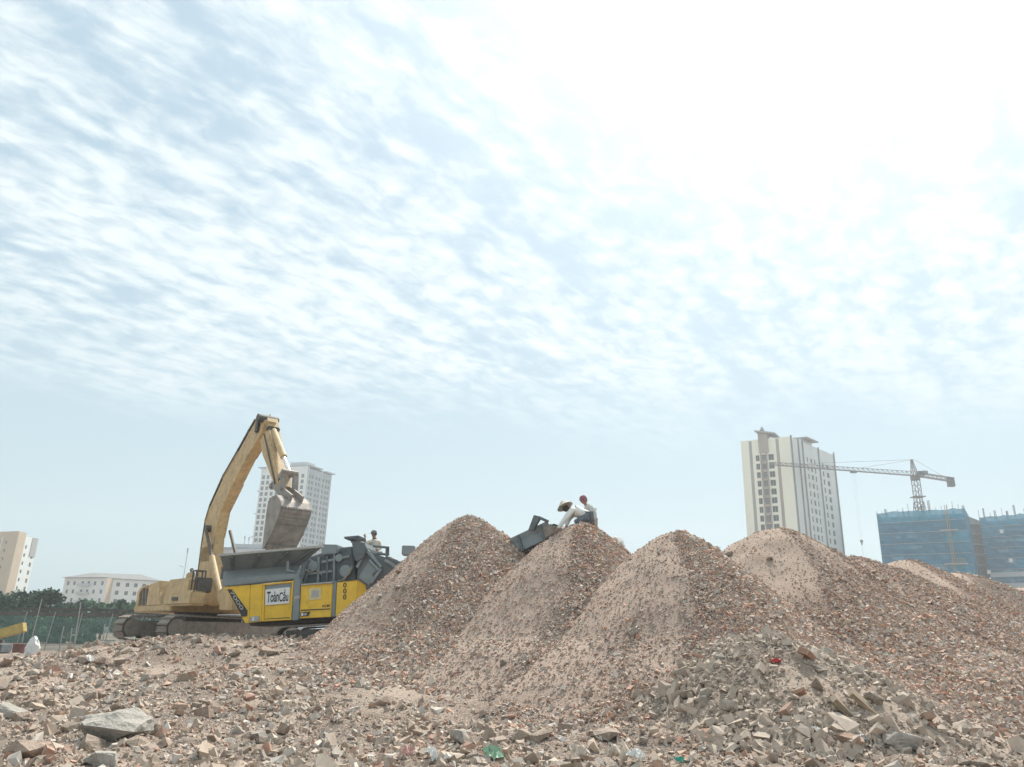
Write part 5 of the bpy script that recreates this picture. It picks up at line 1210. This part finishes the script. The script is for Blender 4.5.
for k, (a, b, w_, mt) in enumerate((((304, 584), (312, 560), 1.1, 'grey'), ((318, 583), (319, 557), 1.5, 'grey'), ((327, 582), (327.5, 556), 1.2, 'greyd'), ((334, 581), (334.5, 553), 1.3, 'grey'), ((343, 582), (353, 566), 1.6, 'grey'), ((308, 574), (332, 571), 1.1, 'grey'), ((322, 562), (350, 556), 1.4, 'grey'))):
    MB().bar(kh(*a, 0.45), kh(*b, 0.45), w_ * .05, .08).build('stiffener', M[mt], crs)
for c, r_ in (((339.5, 558), .13), ((314, 566), .16), ((346, 571), .2)): MB().lathe([(0, -.08), (r_, -.08), (r_, .05), (0, .05)], kh(*c, 0.46), axis=(0, 1, 0), n=14).build('pulley', M['grey'], crs)
kp([(338, 551), (341, 548), (345, 547.2), (352.5, 546.4), (352, 551), (339, 553)], 0.6, 1.4, 'guard_cover', M['greyd'], bevel=0.02)
mb = MB(); mb.tube([kh(353, 566, .4), kh(349, 574, .4), kh(343, 580, .38), kh(334, 583, .4)], .035, 6); mb.tube([kh(300, 566, .4), kh(309, 572, .38), kh(316, 570, .42), kh(322, 575, .4)], .03, 6); mb.build('hydraulic_hose', M['track'], crs)
# rain cap / lamp on a short neck
kp([(342.8, 536.7), (359, 535.2), (358.2, 538.4), (345, 539.4)], 0.6, 0.9, 'lamp_bar', M['greyd'], bevel=0.03); kp([(350.5, 538.8), (353, 538.6), (354.5, 543), (351, 543)], 0.95, 0.15, 'lamp_neck', M['greyd'])
# tilted discharge box and plates at the right end
kp([(351.5, 541), (364.2, 542.4), (366.6, 548.3), (362.4, 558.5), (356, 562), (353.5, 556)], 0.10, 1.2, 'top_plate', M['greyd'], bevel=0.02)
tb = kp([(356, 588), (358, 566), (367, 550), (381, 556), (402.5, 562), (398, 568), (384, 576), (371, 589), (366, 590)], 0.30, 1.9, 'discharge_box', M['greyd'], bevel=0.03)
kp([(358.5, 577), (368.5, 561.8), (377.5, 571), (369.5, 585.5), (364, 582)], 0.25, 0.06, 'box_panel', M['grey'], bevel=0.01)
for a, b in (((366.5, 550.5), (357, 567.5)), ((367, 550.5), (381.5, 567)), ((369.5, 560), (379.5, 570.5)), ((381, 569), (371, 583)), ((385, 560), (396, 567))): MB().bar(kh(*a, .22), kh(*b, .22), .085, .09).build('stiffener', M['grey'], crs)
kp([(372, 574.5), (376.5, 570.5), (378, 572), (374.5, 578)], .20, .05, 'hinge_plate', M['exc_dark'], bevel=0)
mb = MB()
for pts in ([(373.2, 546.2), (388.6, 547.6), (388.3, 555.5)], [(374.5, 553.8), (386.5, 554.4)], [(386.8, 548), (386.6, 560)]): mb.tube([kh(x, y, 0.35) for x, y in pts], 0.045, 6)
mb.build('guard_rail', M['greyd'], crs)
kp([(384, 557.2), (390, 556), (393.5, 558.5), (391, 561), (384, 561)], .45, .8, 'motor', M['outline'], bevel=0.04)
MB().box(kh(376, 562.0, 1.55) , (1.0, 1.0, .08)).build('platform', M['grey'], crs)
# lettering
def text(body, name, parent, corner_px, w, hgt, y, mat, ang=0.0, shear=0.0, depth=0.004, vert=False):
    cu = bpy.data.curves.new(name, 'FONT'); cu.body = body; cu.size = 1.0; cu.extrude = 0.003; cu.align_x = 'LEFT'; cu.shear = shear
    cu.space_line = 0.86; cu.offset = 0.012
    ob = bpy.data.objects.new(name, cu); COL.objects.link(ob); dg = bpy.context.evaluated_depsgraph_get(); dg.update()
    me = bpy.data.meshes.new_from_object(ob.evaluated_get(dg)); bpy.data.objects.remove(ob)
    co = np.array([v.co[:] for v in me.vertices]); mn, mx = co.min(0), co.max(0); sx, sy = w / (mx[0] - mn[0]), hgt / (mx[1] - mn[1])
    p0 = kh(*corner_px, y); ca, sa = math.cos(ang), math.sin(ang)
    for v in me.vertices:
        u, t = (v.co.x - mn[0]) * sx, (v.co.y - mn[1]) * sy
        v.co = Vector((p0.x + u * ca - t * sa, y - v.co.z, p0.z + u * sa + t * ca))
    me.materials.clear(); me.materials.append(mat); return put(name, me, parent)
pxm = (kh(289, 600) - kh(265, 600)).x / 24.0
text('Toàn', 'lettering', sgn, (266.9, 602.6), 11.6 * pxm, 10.0 * pxm, -0.006, M['letter'], R(1.2), 0.05)
text('Cầu', 'lettering', sgn, (279.1, 601.8), 9.0 * pxm, 11.4 * pxm, -0.006, M['letter'], R(1.2), 0.05)
a = math.atan2(*(lambda v: (v.z, v.x))(kh(244.6, 614.5) - kh(229.3, 590)))
text('7000', 'lettering', st, (229.6, 592.2), 22 * pxm, 3.3 * pxm, -0.026, M['outline'], a)
text('0\n0\n0', 'lettering', end_h, (343.0, 599.6), 3.2 * pxm, 15.6 * pxm, -0.006, M['letter'], 0)
text('K1M', 'lettering', pc, (322.3, 607.4), 7.2 * pxm, 2.3 * pxm, 0.012, M['letter'], R(1), 0.2)
# crawler tracks under the machine
loop = []; hl, hr = 2.2, 0.36; cxk = kh(276, 632).x + hl + hr - 0.1; zk0 = kh(300, 624.3).z - 0.74
for k in range(13): a = math.pi / 2 + math.pi * k / 12; loop.append((cxk - hl + hr * math.cos(a), zk0 + hr + hr * math.sin(a)))
for k in range(13): a = -math.pi / 2 + math.pi * k / 12; loop.append((cxk + hl + hr * math.cos(a), zk0 + hr + hr * math.sin(a)))
for y0 in (0.12, KW - .62):
    mb = MB(); n_ = len(loop)
    for i in range(n_):
        j = (i + 1) % n_; p, q = loop[i], loop[j]; c0 = (cxk, zk0 + hr); sc = lambda w: (c0[0] + (w[0] - c0[0]) * .985, c0[1] + (w[1] - c0[1]) * .88)
        pi, qi = sc(p), sc(q); mb.loft([(p[0], y0, p[1]), (q[0], y0, q[1]), (qi[0], y0, qi[1]), (pi[0], y0, pi[1])], [(p[0], y0 + .5, p[1]), (q[0], y0 + .5, q[1]), (qi[0], y0 + .5, qi[1]), (pi[0], y0 + .5, pi[1])])
    mb.build('track_belt', M['track'], crs)
    mb = MB(); mb.box((cxk, y0 + .25, zk0 + hr), (hl * 2, .3, .42)); mb.build('track_frame', M['exc_dark'], crs)

# main discharge conveyor, rising to the right behind the gravel heaps
CA = P(398, 606, 26.4); CB = P(561, 530.5, 23.4); cvx = (CB - CA).normalized(); cvy = Vector((-cvx.y, cvx.x, 0)).normalized(); cvz = cvx.cross(cvy)
cv = empty('conveyor', CA, 'blue-grey discharge conveyor rising from the crusher to the peak with two workers', 'conveyor'); CMx = Matrix((cvx, cvy, cvz)).transposed(); cv.rotation_euler = CMx.to_euler()
CL = (CB - CA).length; hw = 0.42
for s_ in (-1, 1):
    MB().box((CL / 2, s_ * hw, -0.05), (CL, 0.08, 0.30)).build('side_frame', M['grey'], cv, bevel=0.01)
    MB().box((CL / 2, s_ * (hw + .03), 0.20), (CL * .96, 0.03, 0.20), M=Matrix.Rotation(-s_ * .3, 3, 'X')).build('side_skirt', M['grey'], cv)
    for k in range(8): MB().box((CL * (k + .5) / 8, s_ * (hw + .075), 0.02), (0.09, 0.06, 0.5)).build('bracket', M['greyd'], cv)
MB().box((CL / 2, 0, 0.16), (CL, hw * 2 - .1, 0.02)).build('belt', M['rubber'], cv)
MB().box((CL / 2, 0, -0.42), (CL * .98, hw * 1.7, 0.02)).build('belt', M['rubber'], cv)
mb = MB(); mb.lathe([(0, -.4), (.2, -.4), (.2, .4), (0, .4)], (CL + .02, 0, -.12), axis=(0, 1, 0), n=16); mb.build('head_drum', M['track'], cv)
mb = MB(); mb.box((CL - .2, -hw - .06, .0), (0.35, .05, .34)); mb.build('head_guard', M['track'], cv, bevel=0.02)
for k in range(5): MB().bar((CL * .60 + k * .75, -hw * .9, -.24), (CL * .60 + k * .75 + .5, -hw * .9, -.60), .05).build('lattice_bar', M['greyd'], cv)
MB().box((CL * .78, -hw * .9, -.62), (CL * .42, .09, .10)).build('lower_chord', M['greyd'], cv)
MB().box((CL * .78, hw * .9, -.62), (CL * .42, .09, .10)).build('lower_chord', M['greyd'], cv)
def cvl(px, py, y): 
    r = ray(px, py); o_ = Vector((0, 0, CAM_H)); t = (CA + cvy * y - o_).dot(cvy) / r.dot(cvy); q = o_ + r * t - CA; return Vector((q.dot(cvx), y, q.dot(cvz)))
MB().prism([cvl(x, y, -.62) for x, y in ((528, 530), (533, 516.5), (537, 515.5), (539, 519.5), (535, 526), (533.5, 530))], (0, .12, 0)).build('sensor_mast', M['greyd'], cv, bevel=0.01)
mb = MB(); mb.tube([cvl(534, 516.5, -.56), cvl(540, 517.8, -.56), cvl(548, 521.5, -.56)], .05, 6); mb.build('support_arm', M['greyd'], cv)
MB().box(cvl(409, 551, -.2), (0.42, .5, .3), M=CMx.inverted()).build('tail_box', M['grey'], cv, bevel=.02)
for f_ in (0.35, 0.72):
    for s_ in (-1, 1):
        w_ = CMx @ Vector((CL * f_, s_ * hw, -.3)) + CA; g_ = float(ground_h(w_.x, w_.y)); dn = CMx.inverted() @ Vector((0, 0, g_ - w_.z))
        MB().tube([Vector((CL * f_, s_ * hw, -.3)), Vector((CL * f_, s_ * hw, -.3)) + dn], .06, 6).build('leg', M['grey'], cv)

# ------------------------------------------------------------------ people
def skin_mesh(name, nodes, edges, mat, parent, sub=2, root=0):
    """nodes: list of ((x,y,z), (rx, ry)); continuous skinned surface"""
    me = bpy.data.meshes.new(name); me.from_pydata([n[0] for n in nodes], edges, []); ob = bpy.data.objects.new(name, me); COL.objects.link(ob)
    md = ob.modifiers.new('s', 'SKIN'); md.use_smooth_shade = True; md.branch_smoothing = 0.6; sk = me.skin_vertices[0].data
    for i, n in enumerate(nodes): sk[i].radius = n[1] if isinstance(n[1], tuple) else (n[1], n[1]); sk[i].use_root = (i == root)
    sb = ob.modifiers.new('u', 'SUBSURF'); sb.levels = sub; sb.render_levels = sub
    dg = bpy.context.evaluated_depsgraph_get(); dg.update(); m2 = bpy.data.meshes.new_from_object(ob.evaluated_get(dg)); bpy.data.objects.remove(ob); m2.name = name
    m2.materials.clear(); m2.materials.append(mat); m2.polygons.foreach_set('use_smooth', [True] * len(m2.polygons))
    return put(name, m2, parent)
def person(base, J, label, shirt, trousers, face, hat, name='person'):
    """J: joints in metres from base (x right, y away, z up)."""
    root = empty(name, base, label, 'person'); V = lambda k: Vector(J[k]); f = Vector(face).normalized(); up = (V('head') - V('neck')).normalized(); side = f.cross(up).normalized()
    nodes, edges, ix = [], [], {}
    def nd(k, p, r, par=None):
        ix[k] = len(nodes); nodes.append((tuple(p), r)); 
        if par is not None: edges.append((ix[par], ix[k]))
    nd('pelvis', V('pelvis'), (.15, .12)); nd('waist', V('waist'), (.14, .105), 'pelvis'); nd('chest', V('chest'), (.16, .12), 'waist'); nd('neck0', V('chest').lerp(V('neck'), .75), (.10, .09), 'chest'); nd('neck', V('neck'), .056, 'neck0')
    h = V('head'); nd('jaw', h - up * .075 + f * .02, (.066, .075), 'neck'); nd('face', h + f * .012, (.078, .092), 'jaw'); nd('crown', h + up * .075, (.068, .08), 'face')
    nd('nose', h + f * .108 - up * .015, .014, 'face')
    for s_ in (-1, 1): nd('ear%d' % s_, h + side * s_ * .088 - f * .01, .016, 'face')
    for s_ in ('l', 'r'):
        nd('sh' + s_, V('shoulder_' + s_), .062, 'chest'); nd('el' + s_, V('elbow_' + s_), .043, 'sh' + s_); nd('wr' + s_, V('hand_' + s_).lerp(V('elbow_' + s_), .12), .030, 'el' + s_)
        hd = V('hand_' + s_); dr = (hd - V('elbow_' + s_)).normalized(); sd = dr.cross(Vector((0.3, 1, .2))).normalized(); pn = sd.cross(dr); nd('pa' + s_, hd + dr * .04, (.038, .02), 'wr' + s_)
        for q in range(4):
            o_ = (q - 1.5) * .021; L_ = (.066, .078, .073, .058)[q]; b = hd + dr * .08 + sd * o_
            nd('f%s%d' % (s_, q), b, .0105, 'pa' + s_); nd('g%s%d' % (s_, q), b + dr * L_ * .55 + pn * .012, .0095, 'f%s%d' % (s_, q)); nd('h%s%d' % (s_, q), b + dr * L_ * .9 + pn * .035, .008, 'g%s%d' % (s_, q))
        nd('t' + s_, hd + dr * .03 - sd * .045 + pn * .012, .011, 'pa' + s_); nd('u' + s_, hd + dr * .07 - sd * .062 + pn * .025, .009, 't' + s_)
        nd('hip' + s_, V('hip_' + s_), .088, 'pelvis'); nd('kn' + s_, V('knee_' + s_), .06, 'hip' + s_); nd('an' + s_, V('foot_' + s_) + Vector((0, 0, .08)), .042, 'kn' + s_)
        nd('to' + s_, V('foot_' + s_) + Vector(J['toe']) * .17 + Vector((0, 0, .03)), .038, 'an' + s_)
    body = skin_mesh('body', nodes, edges, M['skin'], root, 1)
    for s_ in (-1, 1):
        e = MB(); e.lathe([(0, -.008), (.010, -.004), (.010, .004), (0, .008)], h + f * .085 + side * s_ * .032 + up * .012, axis=f, n=8); e.build('eye', M['shoe'], body)
    m_ = MB(); m_.bar(h + f * .094 - up * .055 - side * .022, h + f * .094 - up * .055 + side * .022, .012, .008); m_.build('mouth', M['brown_red'], body)
    hr_ = MB(); hr_.lathe([(.088, -.05), (.097, .0), (.092, .05), (.06, .095), (0, .11)], h + up * .01 - f * .018, axis=up, n=14); hr_.build('hair', M['shoe'], body, smooth=True)
    T = [(V('pelvis') + (V('pelvis') - V('waist')) * .25, (.22, .19)), (V('waist'), (.225, .20)), (V('chest'), (.235, .20)), (V('chest').lerp(V('neck'), .95), (.085, .08))]; E = [(0, 1), (1, 2), (2, 3)]
    for s_ in ('l', 'r'):
        b = len(T); T += [(V('shoulder_' + s_), .105), (V('elbow_' + s_), .078), (V('hand_' + s_).lerp(V('elbow_' + s_), .14), .050)]; E += [(2, b), (b, b + 1), (b + 1, b + 2)]
    skin_mesh('shirt', [(tuple(p), r) for p, r in T], E, shirt, root, 2, 1)
    T = [(V('pelvis'), (.195, .165))]; E = []
    for s_ in ('l', 'r'):
        b = len(T); T += [(V('hip_' + s_), .135), (V('knee_' + s_), .095), (V('foot_' + s_) + Vector((0, 0, .11)), .062)]; E += [(0, b), (b, b + 1), (b + 1, b + 2)]
        sh_ = MB(); fo = V('foot_' + s_); t = Vector(J['toe']); sh_.tube([fo - t * .08 + Vector((0, 0, .045)), fo + t * .06 + Vector((0, 0, .045)), fo + t * .2 + Vector((0, 0, .03))], [.045, .052, .036], 8); sh_.build('shoe', M['shoe'], root)
    skin_mesh('trousers', [(tuple(p), r) for p, r in T], E, trousers, root, 2, 0)
    hat(root, h, f, up, side); return root
def hat_cone(root, h, f, up, side):
    ax = Vector((-.42, .30, .86)).normalized()
    MB().lathe([(.255, -.01), (.13, .115), (.0, .235), (.0, .222), (.125, .105), (.245, -.014), (.255, -.01)], h + ax * .085, axis=ax, n=24).build('conical_hat', M['straw'], root, smooth=False)
def hat_cap(root, h, f, up, side):
    mb = MB(); mb.lathe([(.106, .0), (.108, .04), (.095, .085), (.055, .118), (0, .128)], h + up * .03 - f * .006, axis=up, n=16)
    pts = [h + up * .035 + f * .085 - side * .085, h + up * .03 + f * .18 - side * .05, h + up * .03 + f * .18 + side * .05, h + up * .035 + f * .085 + side * .085]; mb.prism(pts, up * .014); mb.build('cap', M['cap'], root)
def hat_hood(root, h, f, up, side):
    mb = MB(); mb.lathe([(.085, -.10), (.113, -.03), (.118, .04), (.10, .10), (.055, .135), (0, .142)], h - f * .028 + up * .012, axis=(up - f * .12).normalized(), n=18); mb.build('head_cloth', M['pinkhat'], root, smooth=True)
    br = MB(); br.prism([h + up * .05 + f * .09 - side * .09, h + up * .03 + f * .17 - side * .05, h + up * .03 + f * .17 + side * .05, h + up * .05 + f * .09 + side * .09], up * .012); br.build('cap_brim', M['pinkhat'], root)
d = 23.0; b = P(580, 526.5, d)
person(b, dict(pelvis=(.22, .03, .33), waist=(.05, .0, .42), chest=(-.17, -.02, .46), neck=(-.34, -.05, .52), head=(-.42, -.08, .50),
    shoulder_l=(-.25, -.20, .46), elbow_l=(-.50, -.28, .12), hand_l=(-.70, -.33, -.16), shoulder_r=(-.22, .16, .46), elbow_r=(-.36, .10, .16), hand_r=(-.42, -.02, -.04),
    hip_l=(.20, -.11, .28), knee_l=(-.14, -.16, .10), foot_l=(.10, -.10, -.28), hip_r=(.22, .13, .28), knee_r=(-.10, .2, .10), foot_r=(.14, .18, -.28), toe=(-1, -.1, 0)),
    'person in a conical straw hat and white shirt bending over the reddish gravel peak', M['shirtw'], M['jeans'], (-.75, -.2, -.62), hat_cone)
d = 23.6; b = P(589.5, 525.5, d)
person(b, dict(pelvis=(.05, .05, .10), waist=(.05, .03, .30), chest=(.02, .0, .50), neck=(-.12, -.03, .64), head=(-.19, -.06, .76),
    shoulder_l=(.0, -.19, .56), elbow_l=(.14, -.26, .30), hand_l=(.10, -.36, .08), shoulder_r=(-.05, .18, .56), elbow_r=(-.22, .2, .34), hand_r=(-.36, .1, .2),
    hip_l=(.04, -.10, .06), knee_l=(-.12, -.14, .02), foot_l=(.06, -.12, -.40), hip_r=(.06, .15, .06), knee_r=(-.1, .2, .04), foot_r=(.08, .18, -.40), toe=(-1, -.2, 0)),
    'person in a dusky pink head cloth and grey shirt behind the bending worker', M['shirtg'], M['slacks'], (-.55, -.8, -.25), hat_hood)
d = 28.2; b = P(374, 562, d)
person(b, dict(pelvis=(.02, 0, .32), waist=(.0, .0, .48), chest=(-.03, .0, .66), neck=(-.05, -.03, .84), head=(-.07, -.06, .97),
    shoulder_l=(.15, -.02, .72), elbow_l=(.20, -.10, .46), hand_l=(.08, -.26, .42), shoulder_r=(-.22, -.03, .73), elbow_r=(-.32, -.14, .56), hand_r=(-.37, -.16, .82),
    hip_l=(.12, 0, .26), knee_l=(.14, -.06, -.14), foot_l=(.15, .0, -.56), hip_r=(-.08, 0, .26), knee_r=(-.08, -.05, -.14), foot_r=(-.08, .02, -.56), toe=(-.2, -1, 0)),
    'person in a grey cap and pale shirt standing on the crusher with one hand raised', M['shirtb'], M['slacks'], (-.6, -.8, -.1), hat_cap)
# grey-white heap of sheeting behind the right shoulder of the reddish pile
p = P(614, 543, 24.5); bm = bmesh.new(); bmesh.ops.create_icosphere(bm, subdivisions=3, radius=0.5); rr_ = random.Random(9)
for v in bm.verts: v.co *= 0.72; v.co += Vector((rr_.uniform(-.03, .03), rr_.uniform(-.03, .03), rr_.uniform(-.03, .03)))
me = bpy.data.meshes.new('sheeted_sack'); bm.to_mesh(me); bm.free(); me.materials.append(M['shirtg']); ob = put('sheeted_sack', me, None, (p.x, p.y, p.z - .15)); ob.rotation_euler = (0, .5, 0)
tag(ob, 'rounded grey-white sack half hidden behind the right shoulder of the reddish pile', 'sack')

# ------------------------------------------------------------------ haze
HZ = 0.0008
hm = bpy.data.materials.new('haze_air'); hm.use_nodes = True; nt = hm.node_tree; nt.nodes.clear(); vo = nt.nodes.new('ShaderNodeVolumePrincipled'); ou = nt.nodes.new('ShaderNodeOutputMaterial')
vo.inputs['Color'].default_value = (0.93, 0.97, 1.0, 1); vo.inputs['Density'].default_value = HZ; vo.inputs['Anisotropy'].default_value = 0.25; nt.links.new(vo.outputs[0], ou.inputs['Volume'])
mb = MB(); mb.box((0, 0, 50), (1440, 1440, 105)); hz = mb.build('haze', hm); tag(hz, 'pale haze filling the air over the whole site', 'haze', kind='stuff')
